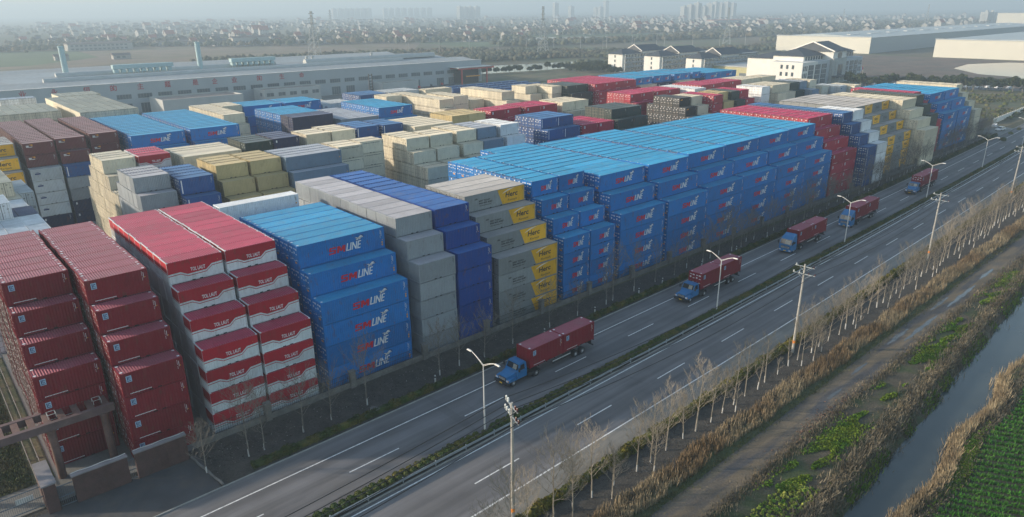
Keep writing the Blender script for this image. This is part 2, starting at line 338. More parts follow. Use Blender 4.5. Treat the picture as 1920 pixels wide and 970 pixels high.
def deco(mb, kind, L, h):
    """lettering, logos and marks on the -Y side (u 0..1 along, v 0..1 up)"""
    y0 = -W2 - 0.006
    def q(pts, mat, e=0.0): mb.add([(-L / 2 + u * L, y0 - e, v * h) for u, v in pts], [tuple(range(len(pts)))], mat)
    def rc(u0, v0, u1, v1, mat, e=0.0): q([(u0, v0), (u1, v0), (u1, v1), (u0, v1)], mat, e)
    def tx(s, u0, u1, v0, v1, mat, shear=0.0, bold=0.0, e=0.004):
        V, F_, asp = text_geo(s, shear, bold)
        if len(V): mb.add([(-L / 2 + (u0 + (u1 - u0) * a) * L, y0 - e, (v0 + (v1 - v0) * b) * h) for a, b in V], F_, mat)
    k6 = 6.058 / L
    def marks(mat=m_wh, u=0.93, n=9):
        for i in range(n):
            if i != 5: rc(u, .88 - i * .045, u + .006 * k6 + .002, .905 - i * .045, mat)
        rc(u + .025 * k6, .62, u + .03 * k6 + .002, .86, mat)
    def pockets():
        for c in ((.43, .57) if L < 7 else (.41, .59)): rc(c - .18 / L, 0.012, c + .18 / L, 0.055, m_dk, 0.012)
    if kind == 'sm':
        if L > 7: a, b, c = .335, .525, .735
        else: a, b, c = .34, .53, .76
        def bl(polys, u0, u1, v0, v1, e0):
            for n_, pl_ in enumerate(polys): q([(u0 + (u1 - u0) * a_ + .018 * 12.19 / L * .6 * c_ * (v1 - v0) / .31, v0 + (v1 - v0) * c_) for a_, c_ in pl_], m_rd, e0 + .0012 * n_)
        um = (a + b) / 2 - .004
        bl([[(.04, .80), (1, .80), (1, 1), (.04, 1)], [(0, .48), (.30, .42), (.30, .92), (0, .90)], [(.02, .41), (.98, .41), (.98, .60), (.02, .60)], [(.70, .10), (1, .10), (1, .54), (.70, .58)], [(0, 0), (.97, 0), (.97, .20), (0, .20)]], a, um - .012, .30, .60, .004)
        bl([[(0, 0), (.25, 0), (.25, 1), (0, 1)], [(.75, 0), (1, 0), (1, 1), (.75, 1)], [(.02, 1), (.34, 1), (.62, .22), (.40, .22)], [(.66, 1), (.98, 1), (.60, .22), (.38, .22)]], um, b - .006, .30, .60, .004)
        for i_ in range(3): tx('LINE', b + .006 + .0025 * i_, c - .024 + .0025 * i_, .30, .64, m_wh, .30, .0, .004 + .0015 * i_)
        bx, by = c - .095, .67
        for e, mt in ((0.004, m_db), (0.008, m_wh)):
            s_ = 1.25 if mt is m_db else 1.0
            def bq(p): q([(bx + .045 + (u - .045) * s_, by + .09 + (v - .09) * s_) for u, v in p], mt, e)
            bq([(0, .14), (.028, .13), (.075, .04), (.055, .02)]); bq([(.012, .02), (.03, .0), (.095, .17), (.07, .20)]); bq([(.05, .10), (.07, .08), (.105, .10), (.09, .13)])
        marks(u=.945)
        for v in (.16, .27): rc(.965 - .012 * k6, v, .965 + .018 * k6, v + .075, m_or)
        rc(.968, .40, .968 + .012 * k6, .44, m_or)
        if L < 7: pockets()
    elif kind == 'herc':
        q([(.53, .955), (.615, .05), (.985, .05), (.985, .955)], m_yl)
        tx('Herc', .665, .875, .42, .74, m_bk, .12, .025); tx('Rentals', .70, .87, .17, .30, m_bk, .3, 0)
        P_ = []
        for i in range(11):
            t = i / 10; u = .62 + .27 * t; v = .70 + .21 * math.sin(t * 1.9) ; P_.append((u, v))
        up_ = [(u - .005, v + .05 * math.sin(math.pi * min(1, (i + .5) / 8))) for i, (u, v) in enumerate(P_)]
        for i in range(10): q([P_[i], P_[i + 1], up_[i + 1], up_[i]], m_wh, 0.004)
        tx('RENT TODAY!', .225, .405, .50, .60, m_bk, 0, .03); tx('844-403-4587', .225, .445, .36, .46, m_bk, 0, .03); tx('HercRentals.com', .225, .42, .24, .30, m_bk, 0, .02)
        rc(.155, .66, .205, .69, m_bk); rc(.165, .71, .20, .735, m_bk)
        marks(m_bk, .955, 6); pockets()
    elif kind == 'tol':
        pl = [(.0, .47), (.22, .49), (.34, .34), (.68, .37), (.79, .58), (1.0, .61)]
        for i in range(5):
            (a, va), (b, vb) = pl[i], pl[i + 1]
            q([(a, va), (b, vb), (b, .965), (a, .965)], PAINT['tred'][0])
            q([(a, va - .105), (b, vb - .105), (b, vb - .075), (a, va - .075)], PAINT['tred'][0])
        tx('TOL LAUT', .40, .67, .43, .60, m_wh, 0, .02); rc(.90, .70, .915, .73, m_or); pockets()
    elif kind in ('crimson', 'red', 'crimsonplain'):
        rc(.09, .60, .175, .86, m_lb if kind != 'red' else m_wh)
        for (a, b, c, d) in ((.10, .63, .165, .66), (.105, .68, .12, .83), (.128, .68, .138, .83), (.146, .70, .160, .73), (.146, .77, .160, .82)): rc(a, b, c, d, m_db, .004)
        for i in range(16): rc(.11 + i * .021, .085 + .002 * (i % 3), .126 + i * .021, .12, m_wh)
        marks(u=.90); rc(.94, .63, .955, .67, m_or); pockets()
    elif kind == 'maroon':
        tx('tex', .10, .20, .72, .84, m_wh, .1, .04); rc(.10, .66, .30, .70, m_wh); q([(.20, .88), (.32, .88), (.30, .73), (.27, .80)], m_or); marks(u=.9); pockets()
    elif kind == 'silver':
        rc(.12, .55, .30, .66, m_db); rc(.15, .70, .26, .73, m_db); marks(m_db, .92, 4); pockets()
    elif kind in ('blue',):
        rc(.045, .12, .075, .90, m_wh); marks(u=.91); pockets()
    elif kind == 'navy' and L < 7:
        rc(.09, .66, .14, .84, m_wh); marks(u=.9); pockets()
    elif kind in ('green', 'black'):
        if kind == 'black': q([(.08, .70), (.26, .70), (.28, .86), (.12, .80)], m_or)
        marks(u=.9, n=7); pockets()
    elif kind == 'royal': marks(u=.90); rc(.945, .55, .96, .60, m_or); pockets()
    elif kind == 'creamtext':
        for i in range(14): rc(.16 + i * .05, .80 + .01 * (i % 2), .20 + i * .05, .84, m_dk)
        marks(m_bk, .94, 4); pockets()
    else:
        if L < 7: marks(m_bk if kind in ('cream', 'tan', 'white', 'grey', 'slate') else m_wh, .92, 5); pockets()
        else: marks(m_bk, .95, 5)
        if kind in ('slate', 'white') and L > 7: rc(.955, .45, .972, .52, m_or)
BODY = {'tol': 'twhite', 'creamtext': 'cream', 'crimsonplain': 'crimson'}
ROOF = {'tol': 'tred', 'creamtext': 'cream', 'crimsonplain': 'crimson'}
PLAIN_END = {'grey', 'royal', 'tol', 'crimsonplain'}
def endmarks(mb, kind, h):
    x0 = -1
    return
def roofmarks_glints(mb, kind, X, z):  # red kinds: white corner marks; blue sm roofs: sun glints painted as white squares
    if kind in ('sm', 'crimson', 'red', 'crimsonplain'):
        for sx_ in ((-1, 1) if kind != 'sm' else (-1,)):
            for y_ in (-.95, .7):
                xa, xb = sorted((sx_ * (X - .16), sx_ * (X - .42))); mb.add([(xa, y_, z), (xb, y_, z), (xb, y_ + .26, z), (xa, y_ + .26, z)], [(0, 1, 2, 3)], m_wh)
_cm = {}
def cmeshes(kind, L, h):
    key = (kind, L, h)
    if key in _cm: return _cm[key]
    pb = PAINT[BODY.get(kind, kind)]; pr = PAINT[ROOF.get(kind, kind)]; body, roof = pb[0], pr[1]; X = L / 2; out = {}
    fr = MB()
    p = 0.10
    for sx in (-1, 1):
        for sy in (-1, 1):
            a = sorted((sx * X, sx * (X - p))); b = sorted((sy * W2, sy * (W2 - p)))
            fr.box((a[0], b[0], 0.12), (a[1], b[1], h - 0.12), body)
            a2 = sorted((sx * (X + .003), sx * (X - .17))); b2 = sorted((sy * (W2 + .003), sy * (W2 - .16)))
            fr.box((a2[0], b2[0], 0), (a2[1], b2[1], 0.118), body); fr.box((a2[0], b2[0], h - 0.118), (a2[1], b2[1], h + .004), body)
    for sy in (-1, 1):
        b = sorted((sy * W2, sy * (W2 - .06)))
        fr.box((-X + .17, b[0], .045), (X - .17, b[1], .16), body); fr.box((-X + .17, b[0], h - .09), (X - .17, b[1], h - .03), PAINT['tred'][1] if kind == 'tol' else body)
    for sx in (-1, 1):
        a = sorted((sx * X, sx * (X - .08)))
        fr.box((a[0], -W2 + .16, .02), (a[1], W2 - .16, .15), body); fr.box((a[0], -W2 + .16, h - .12), (a[1], W2 - .16, h - .005), body)
    out['frame'] = fr.mesh('frame')
    s1 = MB(); corr(s1, (-X + .1, -W2 + .006, .16), (1, 0, 0), (0, -1, 0), (0, 0, 1), L - .2, h - .23, body); out['side_a'] = s1.mesh('side_panel')
    s1 = MB(); corr(s1, (X - .1, W2 - .006, .16), (-1, 0, 0), (0, 1, 0), (0, 0, 1), L - .2, h - .23, body); out['side_b'] = s1.mesh('side_panel')
    s1 = MB(); corr(s1, (-X + .08, W2 - .06, h - .012), (1, 0, 0), (0, 0, 1), (0, -1, 0), L - .16, 2 * W2 - .12, roof, 0.25, 0.042); roofmarks_glints(s1, kind, X, h + .006)
    out['roof'] = s1.mesh('roof_panel')
    s1 = MB(); corr(s1, (X - .006, -W2 + .1, .15), (0, 1, 0), (1, 0, 0), (0, 0, 1), 2 * W2 - .2, h - .27, body, .25, .04); out['end'] = s1.mesh('end_panel')
    if kind in PLAIN_END:
        s1 = MB(); corr(s1, (-X + .006, W2 - .1, .15), (0, -1, 0), (-1, 0, 0), (0, 0, 1), 2 * W2 - .2, h - .27, body, .25, .04)
        if kind == 'tol':
            e = -X - .003
            s1.add([(e, W2 - .1, h * .5), (e, -W2 + .1, h * .5), (e, -W2 + .1, h - .12), (e, W2 - .1, h - .12)], [(0, 1, 2, 3)], PAINT['tred'][0])
            s1.add([(e - .003, W2 - .1, h * .44), (e - .003, -W2 + .1, h * .44), (e - .003, -W2 + .1, h * .47), (e - .003, W2 - .1, h * .47)], [(0, 1, 2, 3)], PAINT['tred'][0])
        out['end2'] = s1.mesh('end_panel')
    else:
        for nm, (a, b) in (('door_a', (-W2 + .09, -.006)), ('door_b', (.006, W2 - .09))):
            d = MB(); d.box((-X + .02, a, .15), (-X + .06, b, h - .12), body)
            for z in (.22, .5, .78): d.box((-X + .012, a + .04, h * z - .06), (-X + .02, b - .04, h * z + .06), body)
            gk = m_dk if BODY.get(kind, kind) in LIGHTK else body
            for (ya_, yb_, za_, zb_) in ((a, a + .03, .15, h - .12), (b - .03, b, .15, h - .12), (a + .03, b - .03, .15, .18), (a + .03, b - .03, h - .15, h - .12)): d.box((-X + .015, ya_, za_), (-X + .0199, yb_, zb_), gk)
            mk = m_wh if kind not in ('cream', 'tan', 'white', 'silver', 'herc', 'creamtext', 'slate') else m_dk
            dense = kind in ('sm', 'crimson', 'red', 'blue', 'black')
            r_ = random.Random(len(nm) + int(a * 10))
            for (u, v, du, dv) in (((.12, .82, .3, .05), (.55, .80, .3, .08), (.12, .62, .22, .1), (.60, .60, .25, .05), (.55, .34, .3, .04), (.15, .30, .2, .05)) if dense else ((.2, .8, .25, .04), (.6, .6, .2, .04))):
                ya, yb = b - u * (b - a), b - (u + du) * (b - a)
                d.add([(-X + .010, ya, v * h), (-X + .010, yb, v * h), (-X + .010, yb, (v + dv) * h), (-X + .010, ya, (v + dv) * h)], [(0, 1, 2, 3)], mk)
            if kind == 'sm' and nm == 'door_a':
                d.add([(-X + .009, b - .2, .2 * h), (-X + .009, a + .3, .2 * h), (-X + .009, a + .3, .28 * h), (-X + .009, b - .2, .28 * h)], [(0, 1, 2, 3)], m_or)
            out[nm] = d.mesh('door')
            for j, u in enumerate((.28, .74)):
                r = MB(); yy = a + (b - a) * u
                r.tube((-X + .002, yy, .1), (-X + .002, yy, h - .08), .018, .018, m_rod if kind not in ('sm', 'crimson', 'red') else body, 5)
                r.box((-X - .012, yy - .14, h * .42), (-X + .002, yy + .14, h * .435), m_rod)
                out[nm + '_rod%d' % j] = r.mesh('lock_rod')
    d = MB(); deco(d, kind, L, h)
    out['deco'] = d.mesh('lettering') if d.f else None
    # one-mesh version for containers that show only a few pixels
    a = MB()
    for m_ in ('frame',): pass
    a.box((-X, -W2, 0), (X, W2, h - .11), body, 'b')
    for sy in (-1, 1):
        b_ = sorted((sy * W2, sy * (W2 - .07))); a.box((-X, b_[0], h - .11), (X, b_[1], h - .02), body, 'b')
    a.box((-X + .15, -W2 - .004, h - .03), (X - .15, -W2 + .01, h + .02), m_dk, 'b'); corr(a, (-X + .10, W2 - .08, h - .012), (1, 0, 0), (0, 0, 1), (0, -1, 0), L - .2, 2 * W2 - .16, roof, 0.5, 0.084); roofmarks_glints(a, kind, X, h + .012)
    for sx in (-1, 1): 
        for sy in (-1, 1):
            q = sorted((sx * (X + .01), sx * (X - .12))); q2 = sorted((sy * (W2 + .01), sy * (W2 - .12))); a.box((q[0], q2[0], 0), (q[1], q2[1], h + .01), body, 'b')
    if kind not in PLAIN_END:
        for u in (-.86, -.34, .34, .86): a.box((-X - .03, u - .02, .1), (-X - .001, u + .02, h - .1), m_rod, 'b')
        a.box((-X - .004, -.03, .1), (-X - .001, .03, h - .1), m_dk)
        for z_ in (.1, h * .33, h * .66, h - .16): a.box((-X - .006, -W2 + .1, z_), (-X - .001, W2 - .1, z_ + .045), m_dk if z_ in (.1, h - .16) and BODY.get(kind, kind) in LIGHTK else m_rod)
        if kind in ('sm', 'red', 'crimson', 'blue', 'black'):
            mk = m_wh
            for (u, v, du, dv) in ((-.9, .8, .3, .06), (-.4, .6, .25, .1), (.2, .8, .3, .08), (.6, .55, .3, .06), (.3, .3, .3, .05), (-.8, .35, .25, .05)):
                a.add([(-X - .033, u + du, v * h), (-X - .033, u, v * h), (-X - .033, u, (v + dv) * h), (-X - .033, u + du, (v + dv) * h)], [(0, 1, 2, 3)], mk if not (kind == 'sm' and u == .3) else m_or)
    deco(a, kind, L, h)
    out['one'] = a.mesh('shipping_container')
    # the same for the merged mass: another material set
    def sub(m):
        for k_ in PAINT:
            if m is PAINT[k_][0]: return PAINT[k_][2]
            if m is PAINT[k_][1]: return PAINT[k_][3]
        return m
    out['mass'] = (np.array(a.v), a.f, [sub(a.mats[i]) for i in a.m])
    # plain box for those nobody can see into
    _cm[key] = out; return out

def make_container(kind, L, h, parts=True):
    c = cmeshes(kind, L, h)
    if not parts: return link('shipping_container', c['one'])
    r = empty('shipping_container')
    link('frame', c['frame'], r); link('side_panel', c['side_a'], r); link('side_panel', c['side_b'], r); link('roof_panel', c['roof'], r); link('end_panel', c['end'], r)
    if 'end2' in c: link('end_panel', c['end2'], r)
    else:
        for nm in ('door_a', 'door_b'):
            d = link('door', c[nm], r)
            for j in (0, 1): link('lock_rod', c[nm + '_rod%d' % j], d)
    if c['deco']: link('lettering', c['deco'], r)
    return r

H7, HC = 2.591, 2.896
S = lambda n: [4, 5, 6] + [7] * n
T2 = [5, 6, 7, 7, 7, 7, 6]
def by_row(spec):
    def f(r, t, i=0):
        for lo, k_ in reversed(spec):
            if r >= lo: return k_
    return f
def maroonstack(r, t, i):
    return 'maroon' if t >= 5 else ('silver' if t >= 1 else 'navy')
def maroonstack2(r, t, i):
    return 'maroon' if t >= 5 else ('blue' if t == 4 else ('grey' if t >= 2 else 'navy'))
COLN = {'crimson': 'crimson', 'tol': 'red and white lettered', 'sm': 'bright blue lettered', 'royal': 'plain royal blue', 'grey': 'plain grey', 'herc': 'grey and yellow lettered', 'cream': 'cream',
        'creamtext': 'cream', 'tan': 'tan', 'white': 'white', 'maroon': 'maroon', 'green': 'dark green', 'black': 'black', 'navy': 'dark navy', 'slate': 'blue-grey', 'blue': 'medium blue', 'red': 'red', 'silver': 'pale grey'}
# phrase, x0, x1, units across, unit length, unit height, kind, y of the front row, tiers per row, pitch, turned
B = [
 ('leftmost crimson roadside stack', 4.95, 11.0, 1, 20, H7, 'crimson', 4.7, S(8), 2.5),
 ('second crimson roadside stack', 11.4, 17.45, 1, 20, H7, 'crimson', -.35, S(10), 2.45),
 ('left red-white roadside stack', 19.4, 25.45, 1, 20, H7, 'tol', -.4, S(10), 2.47),
 ('right red-white roadside stack', 25.75, 31.8, 1, 20, H7, 'tol', -.4, S(10), 2.47),
 ('long blue stack beside red-white ones', 33.35, 45.5, 1, 40, HC, 'sm', -.2, [4, 5] + [6] * 7, 2.5),
 ('white pile behind long blue stack', 32.2, 44.0, 1, 40, H7, 'white', 26.2, [7], 2.5),
 ('plain grey roadside stack', 47.2, 53.1, 1, 20, H7, 'grey', -.3, [5, 6] + [7] * 12, 2.46),
 ('royal blue roadside stack', 53.5, 59.5, 1, 20, H7, 'royal', -.3, [5, 6] + [7] * 12, 2.46),
 ('grey-yellow stack beside royal blue', 60.9, 72.9, 1, 40, H7, 'herc', -.1, S(4), 2.5),
 ('left short blue roadside stack', 74.4, 80.4, 1, 20, H7, 'sm', .1, S(9), 2.45),
 ('right short blue roadside stack', 80.6, 86.6, 1, 20, H7, 'sm', .1, S(9), 2.45),
 ('first of six long blue stacks', 88.0, 100.1, 1, 40, HC, 'sm', .1, [4, 5] + [6] * 13, 2.46),
 ('second of six long blue stacks', 100.7, 113.0, 1, 40, HC, 'sm', -.2, [4, 5] + [6] * 12, 2.46),
 ('third of six long blue stacks', 114.2, 127.0, 1, 40, HC, 'sm', .8, [4, 5] + [6] * 12, 2.46),
 ('fourth of six long blue stacks', 127.7, 140.9, 1, 40, HC, 'sm', 1.2, [4, 5] + [6] * 11, 2.46),
 ('fifth of six long blue stacks', 141.6, 154.4, 1, 40, HC, 'sm', 1.5, [4, 5] + [6] * 11, 2.46),
 ('last of six long blue stacks', 155.0, 167.7, 1, 40, HC, 'sm', 1.9, [4, 5] + [6] * 11, 2.46),
 ('red roadside stack beyond blue', 168.5, 181.6, 2, 20, H7, 'red', 1.9, S(10), 2.45),
 ('blue roadside stack between red and white', 183.7, 189.4, 1, 20, H7, 'blue', .2, S(11), 2.45),
 ('white roadside stack', 190.1, 196.2, 1, 20, H7, 'white', .3, S(4), 2.45),
 ('first far grey-yellow stack', 197.2, 208.4, 1, 40, H7, 'herc', 3.0, S(9), 2.45),
 ('second far grey-yellow stack', 209.0, 220.7, 1, 40, H7, 'herc', 3.4, S(9), 2.45),
 ('cream roadside stack', 221.4, 231.6, 1, 40, H7, 'cream', 0.0, S(9), 2.45),
 ('dark green roadside stack', 236.4, 242.2, 1, 20, H7, 'green', 4.0, [5, 6] + [7] * 8, 2.45),
 ('red stack behind dark green one', 243.2, 249.2, 1, 20, H7, 'red', 5.0, [4, 5, 6] + [7] * 8, 2.45),
 ('first of two farthest blue stacks', 251.6, 264.0, 1, 40, HC, 'sm', 5.2, [4, 5] + [6] * 10, 2.45),
 ('second of two farthest blue stacks', 264.7, 277.3, 1, 40, HC, 'sm', 5.2, [4, 5] + [6] * 10, 2.45),
 ('cream stack at far end', 278.2, 284.0, 1, 20, H7, 'cream', 4.0, S(8), 2.45),
 # second group
 ('grey stack on second aisle', 28.5, 34.3, 1, 20, H7, 'grey', 49.9, T2, 2.45),
 ('blue stack behind red-white roofs', 34.9, 40.7, 1, 20, HC, 'blue', 47.4, [4, 5] + [6] * 5, 2.48),
 ('left tan stack', 42.2, 48.0, 1, 20, H7, 'tan', 47.9, [4, 5, 6, 7, 7, 7, 7, 6], 2.45),
 ('right tan stack', 48.3, 54.2, 1, 20, H7, 'tan', 47.6, [4, 5, 6, 7, 7, 7, 7, 6], 2.45),
 ('long blue-grey stack right of tan', 54.6, 66.2, 1, 40, H7, 'slate', 48.7, [5, 6, 7, 7, 7, 7], 2.45),
 ('left flush cream stack', 66.9, 72.5, 1, 20, H7, 'creamtext', 56.1, [7] * 3, 2.45),
 ('right flush cream stack', 73.0, 78.7, 1, 20, H7, 'creamtext', 58.2, [7] * 2, 2.45),
 ('stepped cream stack facing aisle', 82.1, 87.9, 1, 20, H7, 'cream', 47.2, [5, 5, 6, 7, 7, 7, 7, 6], 2.45),
 ('second stepped cream stack', 88.3, 94.3, 1, 20, H7, 'cream', 47.2, [5, 5, 6, 7, 7, 7, 6], 2.45),
 ('third stepped cream stack', 95.8, 101.5, 1, 20, H7, 'cream', 50.0, [5, 6, 7, 7, 7, 7], 2.45),
 ('short blue-grey stack beside white', 101.8, 107.6, 1, 20, H7, 'slate', 50.0, [5, 6, 7, 7, 7, 7], 2.45),
 ('white stack beside blue-grey', 108.8, 114.6, 1, 20, H7, 'white', 50.0, [5, 6, 7, 7, 7, 7], 2.45),
 ('blue stack behind six long ones', 122.5, 134.1, 2, 20, H7, 'blue', 50.3, [5, 6, 7, 7, 7, 7], 2.45),
 ('low red stack beside blue', 134.8, 147.2, 2, 20, H7, 'red', 47.6, [5, 5] + [6] * 5, 2.45),
 ('dark green stack beside low red', 148.0, 160.9, 2, 20, H7, 'green', 49.3, [5, 6, 7, 7, 7, 7], 2.45),
 ('black stack with many marks', 181.4, 187.0, 1, 20, H7, 'black', 48.7, [5, 5, 6, 7, 7, 7, 7, 6], 2.45),
 ('cream stack beside black', 187.4, 193.0, 1, 20, H7, 'cream', 50.9, [5, 6, 7, 7, 7], 2.45),
 ('red stack beside tan one', 193.9, 199.3, 1, 20, H7, 'red', 52.4, [7] * 5, 2.45),
 ('tan stack beside far red', 201.6, 207.5, 1, 20, H7, 'tan', 50.9, [5, 6, 7, 7, 7], 2.45),
 ('dark stack between tan and red', 207.9, 212.8, 1, 20, H7, 'green', 50.0, [5, 6, 7, 7, 7, 7], 2.45),
 ('red stack beside far white', 213.2, 218.5, 1, 20, H7, 'red', 50.0, [5, 6, 7, 7, 7, 7], 2.45),
 ('flush white stack before offices', 226.6, 232.2, 1, 20, H7, 'white', 54.8, [7] * 4, 2.45),
 ('cream stack before offices', 234.1, 246.4, 2, 20, H7, 'cream', 50.2, [5, 6, 7, 7, 7, 7], 2.45),
 ('dark stack before offices', 246.9, 253.1, 1, 20, H7, 'green', 50.2, [5, 6, 7, 7, 7, 7], 2.45),
 ('blue-grey stack before offices', 253.5, 258.8, 1, 20, H7, 'slate', 50.0, [6, 6, 7, 7, 7, 7], 2.45),
 ('last cream stack before offices', 260.2, 265.6, 1, 20, H7, 'cream', 54.6, [7] * 4, 2.45),
 ('low cream stack', 266.4, 272.0, 1, 20, H7, 'cream', 52.6, [6] * 3, 2.45),
 ('low grey stack at yard end', 272.6, 278.4, 1, 20, H7, 'silver', 48.6, [6] * 4, 2.45),
 ('low cream stack at yard end', 279.0, 284.6, 1, 20, H7, 'cream', 46.0, [6] * 4, 2.45),
 ('low cream rows mid-yard', 236.0, 247.5, 2, 20, H7, 'cream', 43.0, [4, 5], 2.45),
 # third group
 ('cream stack with sunlit door ends', 28.4, 34.1, 1, 20, H7, 'cream', 67.3, [5, 5, 6, 7, 7, 7, 7, 6, 5, 4], 2.45),
 ('red-white stack on third aisle', 34.6, 40.4, 1, 20, H7, 'tol', 69.5, [5, 6, 7, 7, 7, 7], 2.45),
 ('long cream stack on third aisle', 41.9, 53.4, 1, 40, HC, 'cream', 69.4, [5] + [6] * 5, 2.45),
 ('dark green stack on third aisle', 55.0, 61.0, 1, 20, H7, 'green', 71.5, [6, 7, 7, 7, 7], 2.45),
 ('navy stack beside dark green', 61.6, 67.5, 1, 20, H7, 'navy', 72.3, [6, 7, 7, 7, 7], 2.45),
 ('left cream stack before blue', 69.1, 75.0, 1, 20, H7, 'cream', 72.3, [6, 7, 7, 7], 2.45),
 ('right cream stack before blue', 75.3, 81.2, 1, 20, H7, 'cream', 72.1, [6, 7, 7, 7, 7], 2.45),
 ('left blue stack between creams', 82.3, 88.4, 1, 20, H7, 'blue', 73.3, [6, 7, 7, 7, 7], 2.45),
 ('right blue stack between creams', 88.8, 94.4, 1, 20, H7, 'blue', 72.2, [6, 7, 7, 7, 7], 2.45),
 ('long cream stack mid-yard', 95.5, 107.2, 1, 40, HC, 'cream', 68.7, [5] + [6] * 6, 2.48),
 ('tan stack beside red mid-yard', 109.5, 120.7, 2, 20, H7, 'tan', 72.3, [6, 7, 7, 7, 7], 2.45),
 ('left red stack mid-yard', 122.9, 134.1, 2, 20, H7, 'red', 72.8, [6, 7, 7, 7], 2.45),
 ('right red stack mid-yard', 134.7, 147.0, 2, 20, H7, 'red', 71.5, [6, 7, 7, 7, 7], 2.45),
 ('cream stack before dark green', 149.5, 160.7, 2, 20, H7, 'cream', 71.9, [6, 7, 7, 7, 7], 2.45),
 ('red stack with marked door ends', 179.2, 191.4, 2, 20, H7, 'red', 70.8, [6, 7, 7, 7, 7], 2.45),
 ('red stack behind black one', 191.9, 205.2, 2, 20, H7, 'red', 70.5, [6, 7, 7, 7, 7], 2.45),
 ('white stack behind tan', 206.4, 213.2, 1, 20, H7, 'white', 68.0, [7] * 6, 2.45),
 ('first far red row', 217.6, 231.2, 2, 20, H7, 'red', 70.5, [6, 7, 7, 7, 7, 7], 2.45),
 ('second far red row', 231.8, 245.2, 2, 20, H7, 'red', 71.5, [6, 7, 7, 7, 7], 2.45),
 ('far cream row before offices', 245.9, 259.5, 2, 20, H7, 'cream', 74.0, [7] * 4, 2.45),
 ('last far cream row before offices', 260.0, 270.7, 2, 20, H7, 'cream', 74.0, [7] * 3, 2.45),
 # fourth group
 ('left maroon stack', 20.6, 26.4, 1, 20, H7, maroonstack, 104.0, [5] + [7] * 17, 2.46),
 ('middle maroon stack', 26.9, 32.7, 1, 20, H7, maroonstack2, 103.6, [5, 6] + [7] * 16, 2.46),
 ('right maroon stack', 34.0, 39.9, 1, 20, H7, 'maroon', 110.8, [7] * 14, 2.46),
 ('left long blue stack by maroon', 41.3, 53.2, 1, 40, HC, 'sm', 103.6, [5] + [6] * 16, 2.47),
 ('right long blue stack by maroon', 54.6, 66.5, 1, 40, HC, 'sm', 104.0, [5] + [6] * 16, 2.47),
 ('cream stack with many sunlit ends', 67.7, 73.5, 1, 20, H7, 'cream', 117.5, [6] + [7] * 11, 2.46),
 ('rear cream stack by blue', 73.9, 79.8, 1, 20, H7, 'cream', 137.8, [7] * 4, 2.46),
 ('rear left blue stack', 80.8, 92.9, 1, 40, HC, 'sm', 137.0, [5] + [6] * 5, 2.46),
 ('rear right blue stack', 93.7, 105.6, 1, 40, HC, 'sm', 136.4, [5] + [6] * 5, 2.46),
 ('blue stack fronted by navy', 81.0, 92.9, 1, 40, HC, by_row([(0, 'navy'), (3, 'sm')]), 107.2, [6] * 10, 2.46),
 ('low grey stack beside navy', 94.6, 106.6, 2, 20, H7, 'slate', 105.9, [6] * 10, 2.46),
 ('blue stack with orange door labels', 107.7, 119.3, 1, 40, HC, 'sm', 105.1, [5] + [6] * 9, 2.46),
 ('small cream stack behind blue', 121.0, 126.9, 1, 20, H7, 'cream', 124.5, [7] * 3, 2.46),
 ('cream stack with long end row', 127.8, 133.2, 1, 20, H7, 'cream', 103.0, [6] + [7] * 11, 2.46),
 ('grey-fronted cream stack', 136.0, 141.9, 1, 20, H7, 'cream', 109.0, [7] * 6, 2.46),
 ('low cream stack before blue rows', 147.4, 153.2, 1, 20, H7, 'cream', 115.0, [6] * 4, 2.46),
 ('cream stack standing before blue rows', 154.6, 160.3, 1, 20, H7, 'cream', 105.0, [6] + [7] * 9, 2.46),
 ('cream stack behind dark green', 172.4, 178.2, 1, 20, H7, 'cream', 112.6, [6, 7, 7, 7], 2.46),
 ('cream stack touching dark green', 178.6, 183.4, 1, 20, H7, 'cream', 108.0, [7] * 5, 2.46),
 ('far dark green stack', 183.8, 194.6, 2, 20, H7, 'green', 103.2, [6, 7, 7, 7, 7, 7], 2.46),
 ('left far red block', 195.2, 207.0, 2, 20, H7, 'red', 100.3, [6] + [7] * 10, 2.46),
 ('right far red block', 207.6, 219.8, 2, 20, H7, 'red', 101.2, [6] + [7] * 10, 2.46),
 ('first far blue block', 223.0, 233.4, 2, 20, H7, lambda r, t, i: 'cream' if r == 0 else 'sm', 104.0, [6] + [7] * 8, 2.46),
 ('second far blue block', 235.0, 246.7, 2, 20, H7, lambda r, t, i: 'navy' if r == 0 else 'sm', 104.6, [6] + [7] * 8, 2.46),
 ('third far blue block', 248.6, 259.9, 2, 20, H7, lambda r, t, i: 'cream' if r == 0 else 'sm', 104.4, [6] + [7] * 8, 2.46),
 ('fourth far blue block', 261.4, 267.2, 1, 20, H7, lambda r, t, i: 'navy' if r == 0 else 'sm', 104.3, [6] + [7] * 8, 2.46),
 ('far long blue block', 268.4, 292.4, 2, 40, HC, 'sm', 105.0, [6] * 9, 2.46),
 # back of the yard
 ('low blue stack before factory', 128.0, 140.0, 2, 20, H7, 'blue', 154.0, [6] * 5, 2.46),
 ('low grey stack before factory', 141.0, 154.6, 2, 20, H7, 'silver', 155.4, [6] * 4, 2.46),
 ('low cream stack before factory', 155.4, 167.8, 2, 20, H7, 'cream', 152.4, [6] * 2, 2.46),
 ('grey pile behind blue', 106.9, 118.4, 2, 20, H7, 'silver', 140.6, [6] * 4, 2.46),
 ('lone cream pile mid-back', 107.5, 113.0, 1, 20, H7, 'cream', 150.8, [6] * 3, 2.46),
 ('rear cream pile', 56.0, 62.0, 1, 20, H7, 'cream', 150.5, [6] * 2, 2.46),
]
BOX = []      # every container: dict
